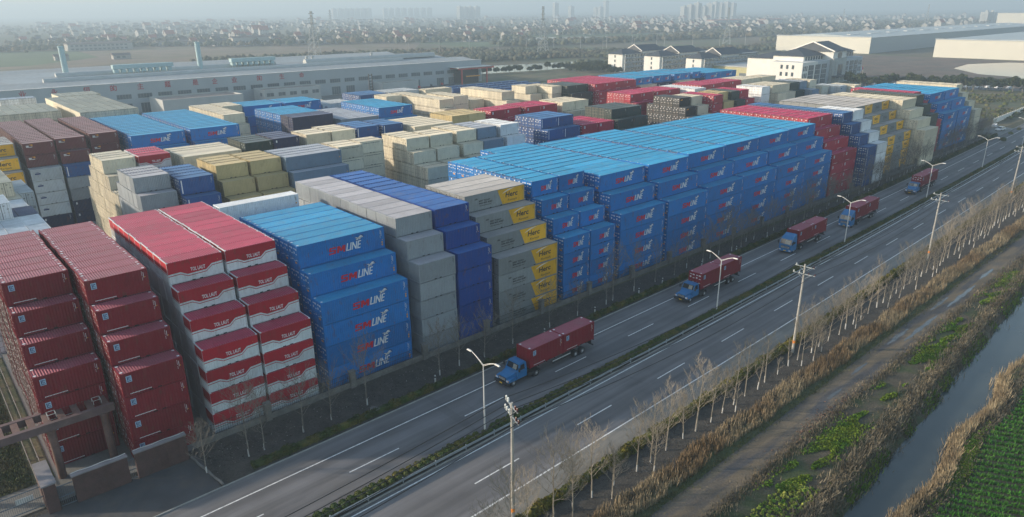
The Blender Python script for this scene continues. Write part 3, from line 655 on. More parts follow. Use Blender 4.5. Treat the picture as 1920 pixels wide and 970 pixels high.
def addc(kind, L, h, x, y, z, sx, turned, ph, tier, ntier, row, unit, nx, rb=False):
    BOX.append(dict(kind=kind, L=L, h=h, x=x, y=y, z=z, sx=sx, turned=turned, ph=ph, tier=tier, nt=ntier, row=row, unit=unit, nx=nx))
for (ph, x0, x1, nx, ft, h, kind, y0, prof, pitch) in B:
    L = 6.058 if ft == 20 else 12.192; w_ = (x1 - x0) / nx; jr = random.Random(ph)
    for r, n in enumerate(prof):
        for t in range(n):
            for i in range(nx):
                ts = [prof[q] if 0 <= q < len(prof) else 0 for q in (r - 1, r + 1)]
                ends = True
                if not (t == n - 1 or ts[0] <= t or ts[1] <= t or ends): continue
                kd = kind(r, t, i) if callable(kind) else kind
                addc(kd, L, h, x0 + w_ * (i + .5) + jr.uniform(-.05, .05), y0 + pitch * r + W2, t * h, (w_ - 0.06) / L, False, ph, t, n, r, i, nx)
# turned blocks: long axis along Y
TURN = [('cream field left of maroon', 23.2, 162.4, 6, 2, 40, H7, 7, 'cream'), ('white row behind cream field', 29.0, 205.8, 4, 1, 20, H7, 7, 'white'), ('sunlit cream field behind blue', 40.8, 152.8, 6, 4, 40, H7, 7, 'cream'),
        ('upper cream row at back', 44.8, 202.8, 5, 1, 40, H7, 7, 'cream'), ('pale stack with white roof', 4.3, 39.6, 4, 2, 20, H7, 6, 'white'), ('navy pair on left edge', 4.4, 52.1, 4, 1, 20, H7, 6, 'navy'),
        ('white pair behind navy', 6.6, 58.4, 3, 1, 20, H7, 6, 'white'), ('cream pair behind white', 6.7, 64.7, 3, 1, 20, H7, 6, 'cream'), ('upper white on left edge', 3.6, 50.8, 3, 1, 20, H7, 7, 'white'),
        ('upper cream on left edge', 6.0, 66.4, 3, 2, 20, H7, 7, 'cream'), ('grey-roofed cream pair', 13.8, 68.8, 1, 2, 20, H7, 6, 'silver')]
for (ph, x0, y0, nx, ny, ft, h, nt_, kd) in TURN:
    L = 6.058 if ft == 20 else 12.192; zb = 6 if ph.startswith('upper') and 'edge' in ph else 0
    for i in range(nx):
        for j in range(ny):
            for t in range(zb, nt_):
                addc(kd, L, h, x0 + 2.47 * i + W2, y0 + (L + .12) * j + L / 2, t * h, 1, True, ph, t, nt_, j, i, nx)
for r, n in enumerate([5, 6] + [7] * 5):                                     # yellow and grey stack on the left edge
    for t in range(n): addc('herc', 12.192, H7, 13.3, 103.6 + 2.46 * r + W2, t * H7, 1, False, 'grey-yellow stack left of maroon', t, n, r, 0, 1)
for i in range(9):                                                       # low blue rows before the factory
    for j in range(6):
        x = 246 + 6.5 * i - (j * 1.2); y = 213 + j * 9.5
        if x < 300: addc('blue', 6.058, H7, x + 3, y, 0, 1, False, 'single-tier blue rows at yard back', 0, 1, j, i, 9)

# which containers does the camera see?
def corners(b):
    hx, hy = (b['L'] * b['sx'] / 2, W2) if not b['turned'] else (W2, b['L'] / 2)
    return b['x'] - hx, b['x'] + hx, b['y'] - hy, b['y'] + hy, b['z'], b['z'] + b['h']
Vb = []; Fb = []
for i, b in enumerate(BOX):
    x0, x1, y0, y1, z0, z1 = corners(b); k0 = len(Vb)
    Vb += [(x0, y0, z0), (x1, y0, z0), (x1, y1, z0), (x0, y1, z0), (x0, y0, z1), (x1, y0, z1), (x1, y1, z1), (x0, y1, z1)]
    Fb += [tuple(k0 + q for q in f) for f in ((0, 3, 2, 1), (4, 5, 6, 7), (0, 1, 5, 4), (1, 2, 6, 5), (2, 3, 7, 6), (3, 0, 4, 7))]
bvh = BVHTree.FromPolygons(Vb, Fb)
cnt = np.zeros(len(BOX), int)
NXr, NYr = 640, 323
for jy in range(20, NYr):
    v = (jy + .5) / NYr * 970
    for jx in range(NXr):
        u = (jx + .5) / NXr * 1920
        d = FWD * FPX + RGT * (u - 960) - UPV * (v - CY)
        hit = bvh.ray_cast(CAM, d.normalized())
        if hit[2] is not None: cnt[hit[2] // 6] += 1
order = np.argsort(-cnt)
NIND = 290
ind = set(int(i) for i in order[:NIND] if cnt[i] > 0)
grp_front = 'stacked shipping containers in the yard'
used = {}
for i in sorted(ind, key=lambda q: -cnt[q]):
    b = BOX[i]; parts = cnt[i] > 28
    if b['turned']:
        o = make_container(b['kind'], b['L'], b['h'], parts); o.rotation_euler = (0, 0, R(90)) ; o.location = (b['x'], b['y'], b['z'])
    else:
        o = make_container(b['kind'], b['L'], b['h'], parts); o.location = (b['x'], b['y'], b['z']); o.scale = (b['sx'], 1, 1)
    dn = b['nt'] - 1 - b['tier']; row = 'front row' if b['row'] == 0 else ordw(b['row']) + ' row'
    tier = 'top' if dn == 0 else 'bottom' if b['tier'] == 0 else ordw(dn) + '-from-top'
    side = ''
    if b['nx'] > 1: side = (('left ' if b['unit'] == 0 else 'right ') if b['nx'] == 2 else ordw(b['unit']) + '-across ')
    lab = '%s container, %s%s in %s, %s' % (COLN[b['kind']], side, tier, row, b['ph'])
    if len(lab.split()) > 16: lab = lab.replace(' lettered', '')
    used[lab] = used.get(lab, 0) + 1
    tag(o, lab, 'container', grp_front)
# the rest: one mesh
MV = []; MF = []; MM = []; mats = []; off = 0; midx = {}
for i, b in enumerate(BOX):
    if i in ind: continue
    if cnt[i] > 0: v, f, ms = cmeshes(b['kind'], b['L'], b['h'])['mass']
    else:
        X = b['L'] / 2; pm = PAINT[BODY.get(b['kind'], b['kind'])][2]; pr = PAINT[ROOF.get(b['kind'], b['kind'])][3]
        v = np.array([(-X, -W2, 0), (X, -W2, 0), (X, W2, 0), (-X, W2, 0), (-X, -W2, b['h']), (X, -W2, b['h']), (X, W2, b['h']), (-X, W2, b['h'])])
        f = [(4, 5, 6, 7), (0, 1, 5, 4), (1, 2, 6, 5), (2, 3, 7, 6), (3, 0, 4, 7)]; ms = [pr] + [pm] * 4
    if b['turned']: v = np.stack([-v[:, 1], v[:, 0], v[:, 2]], 1)
    else: v = v * np.array([b['sx'], 1, 1])
    v = v + np.array([b['x'], b['y'], b['z']]); MV.append(v)
    for q in f: MF.append(tuple(off + z for z in q))
    for m_ in ms:
        if m_.name not in midx: midx[m_.name] = len(mats); mats.append(m_)
        MM.append(midx[m_.name])
    off += len(v)
me = bpy.data.meshes.new('container_stacks'); me.from_pydata(np.concatenate(MV).tolist(), [], MF)
for m_ in mats: me.materials.append(m_)
me.polygons.foreach_set('material_index', MM); me.update()
o = link('container_stacks', me); tag(o, 'massed remaining shipping containers of the yard seen only in slivers or far away', 'containers', None, 'stuff')
print('containers', len(BOX), 'seen', int((cnt > 0).sum()), 'individual', len(ind), 'smallest', int(cnt[order[NIND - 1]]), 'dup labels', sum(1 for v in used.values() if v > 1), 'mass faces', len(MF))

# ------------------------------------------------------------------ roadside: wall, hedges, rail, lamps, poles
m_cw = M('old_concrete', (0.16, 0.155, 0.145), 0.9, 0.25, 0.8, 0.15, 6, dirt=0.5, dcol=(0.06, 0.055, 0.05), dscale=0.7)
m_mesh = M('wire_green', (0.03, 0.05, 0.045), 0.7); m_galv = M('galvanised', (0.38, 0.42, 0.44), 0.45, 0.15, 1, metal=0.4)
m_lampw = M('lamp_white', (0.64, 0.64, 0.62), 0.45, 0.08, dirt=0.3, dcol=(0.35, 0.3, 0.25), dscale=2)
def wy(x): return -1.5 + min(3.0, max(0, G(x) * .35))
bw = empty('boundary_wall', (17, wy(17), 0), 0, 'low dark concrete wall with pillars along the foot of the container stacks', 'wall')
m = MB()
for i in range(70):
    x = 17 + 4 * i; m.hexa([(x - 17, wy(x) - wy(17) - .1, -.03), (x - 13.01, wy(x + 4) - wy(17) - .1, -.03), (x - 13.01, wy(x + 4) - wy(17) + .1, -.03), (x - 17, wy(x) - wy(17) + .1, -.03),
        (x - 17, wy(x) - wy(17) - .1, .7), (x - 13.01, wy(x + 4) - wy(17) - .1, .7), (x - 13.01, wy(x + 4) - wy(17) + .1, .7), (x - 17, wy(x) - wy(17) + .1, .7)], m_cw)
m.build('wall', bw)
pm = None
for i in range(25):
    x = 25.0 + 10.9 * i
    if pm is None:
        m = MB(); m.box((-.35, -.3, -.03), (.35, .3, 2.1), m_cw); m.box((-.42, -.36, 2.1), (.42, .36, 2.22), m_cw); pm = m.mesh('pillar')
    link('pillar', pm, bw, (x - 17, wy(x) - wy(17) - .05, 0))
m = MB()
for x0_, x1_ in ((17, 45), (58, 100)):
    for i in range(int((x1_ - x0_) / .25)):
        x = x0_ + .25 * i; y = wy(x) - wy(17); m.box((x - 17, y - .012, .7), (x - 16.975, y + .012, 2.0), m_mesh)
    for z in (.8, 1.35, 1.95): m.tube((x0_ - 17, wy(x0_) - wy(17), z), (x1_ - 17, wy(x1_) - wy(17), z), .025, .025, m_mesh, 4)
m.build('railing', bw)

def leafmat(name, c, c2, **k):
    m = M(name, c, 0.75, 0.25, 0.6, 0.2, 9, island=0.35, col2=c2, c2scale=0.6, spec=0.25, **k); return m
m_hedge = leafmat('hedge_leaf', (0.045, 0.068, 0.014), (0.085, 0.075, 0.018)); m_hedge2 = leafmat('yellow_hedge_leaf', (0.085, 0.095, 0.012), (0.13, 0.11, 0.015))
m_bush = leafmat('round_bush_leaf', (0.050, 0.082, 0.018), (0.09, 0.085, 0.018)); m_tleaf = leafmat('evergreen_leaf', (0.030, 0.052, 0.020), (0.05, 0.055, 0.022))
def leaves(name, P_, size, mats_, mi_=None, flat=0.0, quad=True):
    """a cloud of small leaf faces at points P_ with random tilt"""
    n = len(P_); a = rng.normal(size=(n, 3)); a /= np.linalg.norm(a, axis=1)[:, None]; b = np.cross(a, rng.normal(size=(n, 3))); b /= np.linalg.norm(b, axis=1)[:, None]
    s = (size * rng.uniform(.6, 1.4, n))[:, None]; a = a * s; b = b * s * .7
    V = np.stack([P_ - a - b, P_ + a - b, P_ + a + b, P_ - a + b], 1).reshape(-1, 3)
    F = np.arange(4 * n).reshape(-1, 4); return np_mesh(name, V, F, mats_, mi_)
def hedge(name, x0, x1, fy, wid, hgt, mat, label, dens=90, leaf=.07):
    n = int((x1 - x0) * dens); x = x0 + (x1 - x0) * rng.random(n) ** 1.25
    lump = .8 + .25 * np.sin(x * 1.9) * np.sin(x * .53 + 1) + .1 * np.sin(x * 5.1)
    th = rng.uniform(0, math.pi, n); rr = rng.uniform(.75, 1.05, n) * lump
    y = np.array([fy(v) for v in x]) + wid * rr * np.cos(th); z = hgt * rr * np.sin(th)
    near = np.clip((x - x0) / (x1 - x0), 0, 1)
    o = link(name, leaves(name, np.stack([x, y, np.maximum(z, .02)], 1), leaf * (1 + 1.2 * near), [mat])); tag(o, label, 'hedge')
    c = MB(); N_ = int((x1 - x0) / 3); 
    for i in range(N_):
        xa = x0 + 3 * i; c.hexa([(xa, fy(xa) - wid * .6, -.02), (xa + 3, fy(xa + 3) - wid * .6, -.02), (xa + 3, fy(xa + 3) + wid * .6, -.02), (xa, fy(xa) + wid * .6, -.02),
            (xa, fy(xa) - wid * .4, hgt * .62), (xa + 3, fy(xa + 3) - wid * .4, hgt * .62), (xa + 3, fy(xa + 3) + wid * .4, hgt * .62), (xa, fy(xa) + wid * .4, hgt * .62)], mat)
    c.build('inner_growth', o)
hedge('hedge', 20, 296, lambda x: -9.3 + G(x), .65, .85, m_hedge, 'dark clipped hedge along the container side of the road')
hedge('hedge', -5, 300, lambda x: -34.1 + G(x), .75, 1.0, m_hedge2, 'yellow-green hedge along the field side of the road', 150, .075)
# round bushes in two rows on the median
bm = []
for q in range(3):
    n = 230; d = rng.normal(size=(n, 3)); d /= np.linalg.norm(d, axis=1)[:, None]; d[:, 2] = np.abs(d[:, 2]) * 1.25 - .1
    P_ = d * rng.uniform(.42, .5, n)[:, None]; P_[:, 2] += .22
    V = []; 
    me_ = leaves('leaves', P_, .055, [m_bush]); bm.append(me_)
m = MB(); m.lathe([(.18, 0), (.36, .12), (.42, .35), (.34, .6), (.12, .74)], m_bush, 9); bcore = m.mesh('stems')
nb = 0; bush_stuff = []
x = -2.0
while x < 300:
    for f in (-21.62, -21.10):
        xx = x + rng.uniform(-.07, .07); px_ = min(abs((xx - l)) for l in (41.5, 88.5, 135, 182, 229, 276))
        if px_ < .5 and f == -21.10: continue
        s = rng.uniform(.86, 1.04)
        if nb < 296:
            r = empty('round_bush', (xx, f + G(xx) + rng.uniform(-.05, .05), .12), rng.uniform(0, 6), 'small clipped round bush in the double row on the median', 'bush', 'round bushes along the median', (s, s, s))
            link('leaves', bm[nb % 3], r); link('stems', bcore, r); nb += 1
        else: bush_stuff.append((xx, f + G(xx), s))
    x += .86
P_ = []
for (bx, by, s) in bush_stuff:
    n = 60; d = rng.normal(size=(n, 3)); d /= np.linalg.norm(d, axis=1)[:, None]; d[:, 2] = np.abs(d[:, 2]) * 1.25 - .1
    q = d * .45 * s; q[:, 2] += .34; q[:, 0] += bx; q[:, 1] += by; P_.append(q)
o = link('round_bushes', leaves('round_bushes', np.concatenate(P_), .10, [m_bush])); tag(o, 'far part of the rows of round bushes on the median', 'bushes', None, 'stuff')
# guard rail
gr = empty('guard_rail', (-10, -22.2 + G(-10), 0), 0, 'long galvanised guard rail beside the median bushes', 'guard rail'); m = MB(); fy = lambda x: -22.2 + G(x) - (-22.2 + G(-10))
for i in range(84):
    x = -10 + 4 * i; a, b = fy(x), fy(x + 4)
    for z0, z1, dy in ((.64, .74, -.06), (.57, .64, -.02), (.47, .57, -.06)):
        m.hexa([(x + 10, a + dy - .02, z0), (x + 14, b + dy - .02, z0), (x + 14, b + dy + .02, z0), (x + 10, a + dy + .02, z0), (x + 10, a + dy - .02, z1), (x + 14, b + dy - .02, z1), (x + 14, b + dy + .02, z1), (x + 10, a + dy + .02, z1)], m_galv)
m.build('rail_beam', gr)
m = MB(); m.box((-.05, -.01, 0), (.05, .09, .74), m_galv); pm = m.mesh('post')
for i in range(84): link('post', pm, gr, (4 * i, fy(-10 + 4 * i) + .05, 0))
# street lamps
def lamp():
    r = empty('street_lamp'); m = MB(); m.tube((0, 0, 0), (0, 0, 8.4), .11, .055, m_lampw, 10); m.build('pole', r)
    m = MB(); m.box((-.22, -.22, 0), (.22, .22, .06), m_lampw); m.build('base', r)
    for s in (-1, 1):
        m = MB(); pr = None
        for off in (0, .16):
            pr = (0, 0, 8.2 + off)
            for i in range(1, 7):
                t_ = i / 6; q = (-.15 * t_ * 0, s * (2.0 * t_), 8.2 + off + (1.15 - off) * math.sin(t_ * 1.1)); m.tube(pr, q, .03, .026, m_lampw, 5); pr = q
        m.build('arm', r)
        h_ = MB(); h_.hexa([(-.11, s * 1.95 if s > 0 else -2.7, 9.18), (.11, s * 1.95 if s > 0 else -2.7, 9.18), (.11, 2.7 if s > 0 else -1.95, 9.18), (-.11, 2.7 if s > 0 else -1.95, 9.18),
                         (-.07, s * 2.0 if s > 0 else -2.65, 9.29), (.07, s * 2.0 if s > 0 else -2.65, 9.29), (.07, 2.65 if s > 0 else -2.0, 9.29), (-.07, 2.65 if s > 0 else -2.0, 9.29)], m_lampw)
        h_.build('lamp_head', r)
    return r
l0 = None
for i, x in enumerate((41.5, 88.5, 135, 182, 229, 276)):
    l0 = lamp() if i == 0 else copy_tree(L0)
    if i == 0: L0 = l0
    l0.location = (x, -21.1 + G(x), .12); l0.rotation_euler = (0, 0, R(rng.uniform(-4, 4)))
    tag(l0, 'white double-armed street lamp on the median, %s' % ['nearest, before the first truck', 'in front of the second truck', 'in front of the fourth truck', 'in front of the farthest truck', 'second farthest along the road', 'farthest along the road'][i], 'street lamp', 'street lamps along the median')
# utility poles and wires
m_pole = M('pole_concrete', (0.36, 0.35, 0.32), 0.85, 0.15, 1, 0.1, 8); m_ins = M('insulator_white', (0.7, 0.72, 0.70), 0.4); m_insr = M('insulator_brown', (0.10, 0.025, 0.02), 0.35)
m_wire = M('black_wire', (0.02, 0.02, 0.022), 0.6); m_band = M('orange_band', (0.8, 0.25, 0.02), 0.6)
PX = [(34.2, -33.0), (84.6, -33.3), (137.2, -31.8), (199, -28.7), (262, -24.8)]
def upole(first):
    r = empty('utility_pole'); m = MB(); m.tube((0, 0, -.1), (0, 0, 12.6), .19, .11, m_pole, 10); m.build('pole', r)
    for z, wdt, ins in ((12.2, 1.25, (-1.15, -.75, .75, 1.15) if first else (-1.15, 1.1)), (11.2, 1.45, (-1.4, -.9, .55, 1.0, 1.4) if first else (-1.4, -.6, .6, 1.35))):
        m = MB(); m.box((-.05, -wdt, z), (.05, wdt, z + .09), m_galv); m.build('crossarm', r)
        for yy in ins:
            m = MB(); mt = m_insr if yy < 0 else m_ins
            hh = .42 if first else .26
            m.lathe([(.035, 0), (.085, .03), (.085, hh * .35), (.05, hh * .4), (.085, hh * .45), (.085, hh * .8), (.03, hh)], mt, 8, c=(0, yy, z + .09)); m.build('insulator', r)
        for s in (-1, 1):
            m = MB(); m.tube((.06, 0, z - .7), (.06, s * wdt * .6, z), .025, .025, m_galv, 5); m.build('brace', r)
    m = MB(); m.tube((0, 0, 1.35), (0, 0, 1.75), .20, .197, m_band, 10, False); m.build('warning_band', r)
    return r
LBL = ['nearest', 'beside the second and third trucks', 'beside the farthest truck', 'second from far end', 'at far end']
for i, (x, y) in enumerate(PX):
    if i < 2: u0 = upole(i == 0)
    else: u0 = copy_tree(U1)
    if i == 1: U1 = u0
    u0.location = (x, y, 0); u0.rotation_euler = (0, R(0.6 * (1 if i else 0)), R(-18 if i == 0 else 4))
    tag(u0, 'concrete utility pole with crossarms on field side of road, %s' % LBL[i], 'utility pole', 'utility poles along the road')
def wire(p, q, sag, lab):
    m = MB(); pr = Vector(p)
    for i in range(1, 17):
        t_ = i / 16; c = Vector(p).lerp(Vector(q), t_); c.z -= sag * 4 * t_ * (1 - t_); m.tube(pr, c, .034, .034, m_wire, 4, False); pr = c
    tag(m.build('power_cable'), lab, 'cable', 'power cables between the poles')
WO = [(-1.2, 12.5), (1.15, 12.5), (-1.4, 11.5), (.6, 11.5), (1.4, 11.5)]
prev = (-24, -34.2)
for i, (x, y) in enumerate(PX):
    for (dy, z) in WO: wire((prev[0], prev[1] + dy, z), (x, y + dy, z + .0), 1.1, 'thin black sagging cable %s' % ('coming from the near edge to the nearest pole' if i == 0 else 'between poles in span ' + ordw(i)))
    prev = (x, y)

# ------------------------------------------------------------------ bare trees
m_bark = M('bare_bark', (0.24, 0.21, 0.165), 0.9, 0.25, 2, 0.2, 10); m_barkd = M('dark_bark', (0.19, 0.17, 0.145), 0.9, 0.25, 2, 0.2, 10); m_lime = M('lime_wash', (0.50, 0.50, 0.48), 0.8, 0.1)
def bare_tree(seed, H, spread, bark, nbr=15):
    r = random.Random(seed); t_ = MB(); b_ = MB(); p = Vector((0, 0, 0)); lean = Vector((r.uniform(-.05, .05), r.uniform(-.05, .05), 1))
    pts = [p.copy()]; N_ = 7
    for i in range(N_): p = p + Vector((lean.x + r.uniform(-.05, .05), lean.y + r.uniform(-.05, .05), 1)) * (H * .86 / N_); pts.append(p.copy())
    rad = lambda z: .072 * (1 - z / H) + .012
    for i in range(N_): t_.tube(pts[i], pts[i + 1], rad(pts[i].z), rad(pts[i + 1].z), bark, 6, False)
    def grow(p, d, L_, r0, lev):
        q = p; n = 3
        for i in range(n):
            d2 = (d + Vector((r.uniform(-.12, .12), r.uniform(-.12, .12), .12))).normalized(); q2 = q + d2 * (L_ / n); b_.tube(q, q2, max(.0095, r0 * (1 - i / n)), max(.008, r0 * (1 - (i + 1) / n)), bark, 3, False)
            if lev < 2:
                for _ in range(2):
                    a = r.uniform(0, 6.28); s_ = (d2 * .9 + Vector((math.cos(a), math.sin(a), .15)) * .75).normalized(); grow(q2, s_, L_ * r.uniform(.35, .55), r0 * .5, lev + 1)
            q = q2; d = d2
    for i in range(nbr):
        z = H * (.28 + .6 * i / nbr) + r.uniform(-.15, .15); k_ = min(N_ - 1, int(z / (H * .86 / N_))); f_ = (z - pts[k_].z) / max(.01, pts[k_ + 1].z - pts[k_].z)
        q = pts[k_].lerp(pts[k_ + 1], min(1, max(0, f_))); a = i * 2.4 + r.uniform(-.4, .4); up_ = .9 + .7 * i / nbr
        grow(q, Vector((math.cos(a), math.sin(a), up_)).normalized(), spread * (1.15 - .65 * i / nbr) * r.uniform(.8, 1.2), .028 * (1.1 - .5 * i / nbr), 0)
    w_ = MB(); w_.tube((0, 0, -.02), (lean.x * .85, lean.y * .85, .85), .088, .080, m_lime, 7, False)
    return t_.mesh('trunk'), b_.mesh('branches'), w_.mesh('lime_wash')
TV = [bare_tree(i, H, s, m_bark) for i, (H, s) in enumerate([(7.9, 2.3), (8.8, 2.0), (6.9, 1.9), (8.4, 2.6)])]
TVD = [bare_tree(10 + i, H, s, m_barkd) for i, (H, s) in enumerate([(7.2, 2.8), (8.0, 2.4), (6.2, 2.2), (7.6, 3.0)])]
SAP = [bare_tree(30 + i, H, s, m_bark, 6) for i, (H, s) in enumerate([(3.6, .8), (4.4, .9)])]
def put_tree(ms, x, y, lab, grp, s=1.0, wash=True):
    r = empty('bare_tree', (x, y, -.03), rng.uniform(0, 6.28), lab, 'tree', grp, (s, s, s * rng.uniform(.92, 1.08)))
    link('trunk', ms[0], r); link('branches', ms[1], r)
    if wash: link('lime_wash', ms[2], r)
xs_ = []; x = -2.0
while x < 232:
    xs_.append(x); x += rng.uniform(2.2, 3.4)
n = 0
for x in xs_:
    big = rng.random() < .62
    put_tree(TV[rng.integers(4)] if big else SAP[rng.integers(2)], x, -35.5 + .55 * max(0, G(x) - 1.2) + rng.uniform(-.25, .25), 'bare tree with whitewashed foot on field side, %s in front row' % ordw(n), 'bare trees on the field side of the road', rng.uniform(.78, 1.15)); n += 1
n = 0
for x in xs_:
    if rng.random() < .32:
        put_tree(TV[rng.integers(4)] if rng.random() < .4 else SAP[rng.integers(2)], x + 1.3, -36.6 + .55 * max(0, G(x) - 1.2) + rng.uniform(-.3, .3), 'bare tree with whitewashed foot on field side, %s in back row' % ordw(n), 'bare trees on the field side of the road', .9); n += 1
n = 0; x = 15.5
for x in [16.2, 20.5, 22.2, 26.8, 30.3, 35.0, 45.6, 49.0, 53, 58.5, 66, 72, 78.5, 80.5, 86, 92, 97, 101.5, 106, 109, 112]:
    put_tree(TVD[rng.integers(4)], x, -7.1 + G(x) + rng.uniform(-.3, .3), 'bare tree before container stacks, %s from near end' % ordw(n), 'bare trees before the container stacks', rng.uniform(.8, 1.08)); n += 1
x = 115
while x < 296:
    for q in range(2 if rng.random() < .45 else 1):
        put_tree(TVD[rng.integers(4)], x + rng.uniform(-.6, .6), (-6.8 if q == 0 else -3.6) + G(x) * .9 + rng.uniform(-.8, .8), 'bare tree before container stacks, %s from near end' % ordw(n), 'bare trees before the container stacks', rng.uniform(.75, 1.05), q == 0); n += 1
    x += rng.uniform(3.0, 4.8)
# white marker posts beside the hedge
m = MB(); m.box((-.07, -.07, 0), (.07, .07, 1.1), m_lampw); m.box((-.075, -.075, .75), (.075, .075, .95), m_bk); mp_ = m.mesh('marker_post')
for i, x in enumerate([44, 63.5, 74.5, 85.5, 92, 104, 116, 128, 140, 152, 165, 180, 196]):
    tag(link('marker_post', mp_, None, (x, -8.4 + G(x), -.02)), 'short white post with black band by the hedge, %s from near end' % ordw(i), 'marker post', 'marker posts by the hedge')
# rubble on the dark strips
def scatter_stones(name, n, fx, mat, smin, smax, label):
    V = []; F = []
    for i in range(n):
        x, y = fx(); s = rng.uniform(smin, smax); k0 = len(V)
        P4 = [Vector(rng.normal(size=3)).normalized() * s * rng.uniform(.5, 1) for _ in range(5)]
        V += [(x + p_.x, y + p_.y, max(0, p_.z * .6) + .0) for p_ in P4]; F += [(k0, k0 + 1, k0 + 2), (k0, k0 + 2, k0 + 3), (k0, k0 + 3, k0 + 1), (k0 + 1, k0 + 4, k0 + 2), (k0 + 2, k0 + 4, k0 + 3), (k0 + 1, k0 + 3, k0 + 4)]
    o = link(name, np_mesh(name, V, F, [mat])); tag(o, label, 'debris', None, 'stuff')
m_st = M('pale_rubble', (0.28, 0.27, 0.26), 0.9, 0.3, 3, island=0.4); m_dst = M('dark_clods', (0.07, 0.065, 0.06), 0.95, 0.3, 2, island=0.4); m_brick = M('brick_bits', (0.30, 0.17, 0.12), 0.9, island=0.4)
def along(x0, x1, f, wd): return lambda: ((lambda x: (x, f(x) + rng.normal() * wd))(x0 + (x1 - x0) * rng.random() ** 1.4))
scatter_stones('rubble', 900, along(17, 200, lambda x: -4.6 + G(x) * .6, 1.5), m_st, .04, .14, 'pale rubble and litter scattered below the container stacks')
scatter_stones('clods', 5000, along(17, 290, lambda x: -4.8 + G(x) * .6, 1.7), m_dst, .05, .22, 'dark clods and debris on the strip below the container stacks')
scatter_stones('clods', 2500, along(-5, 200, lambda x: -36.3 + G(x) * .3, .9), m_dst, .05, .16, 'dark clods between the field-side trees')
scatter_stones('rubble', 260, along(0, 150, lambda x: -36.3 + G(x) * .3, .8), m_st, .03, .10, 'pale litter between the field-side trees')
scatter_stones('brick_rubble', 420, lambda: ((lambda x: (x, -43.6 + .02 * (x - 70) + rng.normal() * .5))(rng.normal(72, 5.5))), m_brick, .05, .2, 'broken bricks along the edge of the dirt road')

# ------------------------------------------------------------------ grasses, weeds, crops
def grassmat(name, c, c2, sc=0.35): return M(name, c, 0.85, 0.25, 0.8, 0.0, island=0.35, col2=c2, c2scale=sc, c2lo=.42, c2hi=.6, spec=0.15)
m_dry = grassmat('dry_grass', (0.30, 0.25, 0.165), (0.20, 0.145, 0.085), 0.10); m_dry2 = grassmat('grey_grass', (0.21, 0.18, 0.125), (0.13, 0.11, 0.075)); m_reed = grassmat('reeds', (0.34, 0.275, 0.175), (0.23, 0.18, 0.115))
m_weed = grassmat('green_weeds', (0.075, 0.16, 0.015), (0.14, 0.20, 0.02)); m_low = grassmat('low_grass', (0.07, 0.09, 0.03), (0.11, 0.10, 0.05)); m_crop = grassmat('crop_leaf', (0.045, 0.165, 0.02), (0.075, 0.19, 0.03), .5)
m_cab = grassmat('yellow_cabbage', (0.34, 0.36, 0.08), (0.12, 0.22, 0.03), 1.5)
def blades(name, x, y, z, h, wd, mat, label, lean=.35, cat='grass', kind='stuff'):
    n = len(x); x = np.asarray(x); y = np.asarray(y); z = np.broadcast_to(z, n); a = rng.uniform(0, 2 * math.pi, n); hh = h * rng.uniform(.5, 1.2, n); ww = wd * rng.uniform(.6, 1.3, n)
    b = a + rng.uniform(1.2, 1.9, n); lx = np.cos(b) * hh * lean * rng.random(n); ly = np.sin(b) * hh * lean * rng.random(n)
    c = np.cos(a) * ww; s = np.sin(a) * ww; P = np.stack([x, y, z], 1)
    V = np.stack([P + np.stack([-c, -s, 0 * x], 1), P + np.stack([c, s, 0 * x], 1), P + np.stack([lx + c * .5, ly + s * .5, hh * .98], 1), P + np.stack([lx - c * .2, ly - s * .2, hh], 1)], 1).reshape(-1, 3)
    o = link(name, np_mesh(name, V, np.arange(4 * n).reshape(-1, 4), [mat])); return tag(o, label, cat, None, kind)
def rx(n, x0, x1, p=1.6): return x0 + (x1 - x0) * rng.random(n) ** p
def cl(f): return np.vectorize(f)
n = 46000; x = rx(n, 22, 330); wob = .5 * np.sin(x * .35) + .35 * np.sin(x * .9 + 1)
yy_ = -39.2 + .012 * x + rng.uniform(-1.25, 1.35, n) + .3 * wob; kp = (np.sin(x * .7 + yy_ * 2) + np.sin(x * 1.9 - yy_ * 3) + rng.normal(size=n) * .7) > -1.2; x = x[kp]; yy_ = yy_[kp]
blades('dry_grass', x, yy_, 0, .85, .035, m_dry, 'tall dry orange-brown grass beside the dirt road')
n = 9000; x = rx(n, 22, 330); blades('green_grass', x, -41.0 + .012 * x + rng.normal(size=n) * .35, 0, .22, .04, m_low, 'short green grass on the edge of the dirt road')
n = 16000; x = rx(n, 30, 330); blades('grey_grass', x, -45.3 + .014 * x + rng.normal(size=n) * .45, 0, .35, .04, m_dry2, 'low grey dry grass on the far edge of the dirt road')
n = 26000; x = rx(n, 40, 330); y = cl(canalL)(x) + 1.9 + rng.normal(size=n) * .75
zz = np.where(y < cl(canalL)(x) + 1.5, np.clip((y - cl(canalL)(x) - .2) * .9 - 1.2, -1.1, 0), 0.0)
blades('bank_grass', x, y, zz, .55, .05, m_dry2, 'rough grey-brown growth along the left bank of the canal', .9)
n = 9000; x = rx(n, 40, 330); y = cl(canalL)(x) + .6 + rng.normal(size=n) * .3; keep = np.sin(x * .31) + np.sin(x * .83) > -.3; x = x[keep]; y = y[keep]
blades('bank_weeds', x, y, np.clip((y - cl(canalL)(x) - .2) * .9 - 1.1, -1.1, 0), .35, .06, m_weed, 'green weeds at the foot of the left canal bank', .9)
def leafy(name, x, y, z, size, mat, label):
    n = len(x); P_ = np.stack([x, y, z + rng.random(n) * size * 2.5], 1); o = link(name, leaves(name, P_, size, [mat])); return tag(o, label, 'plants', None, 'stuff')
n = 60000; x = rx(n, 42, 235, 1.3); y0_ = -47.2 + .022 * (x - 45); y = y0_ + rng.normal(size=n) * .75
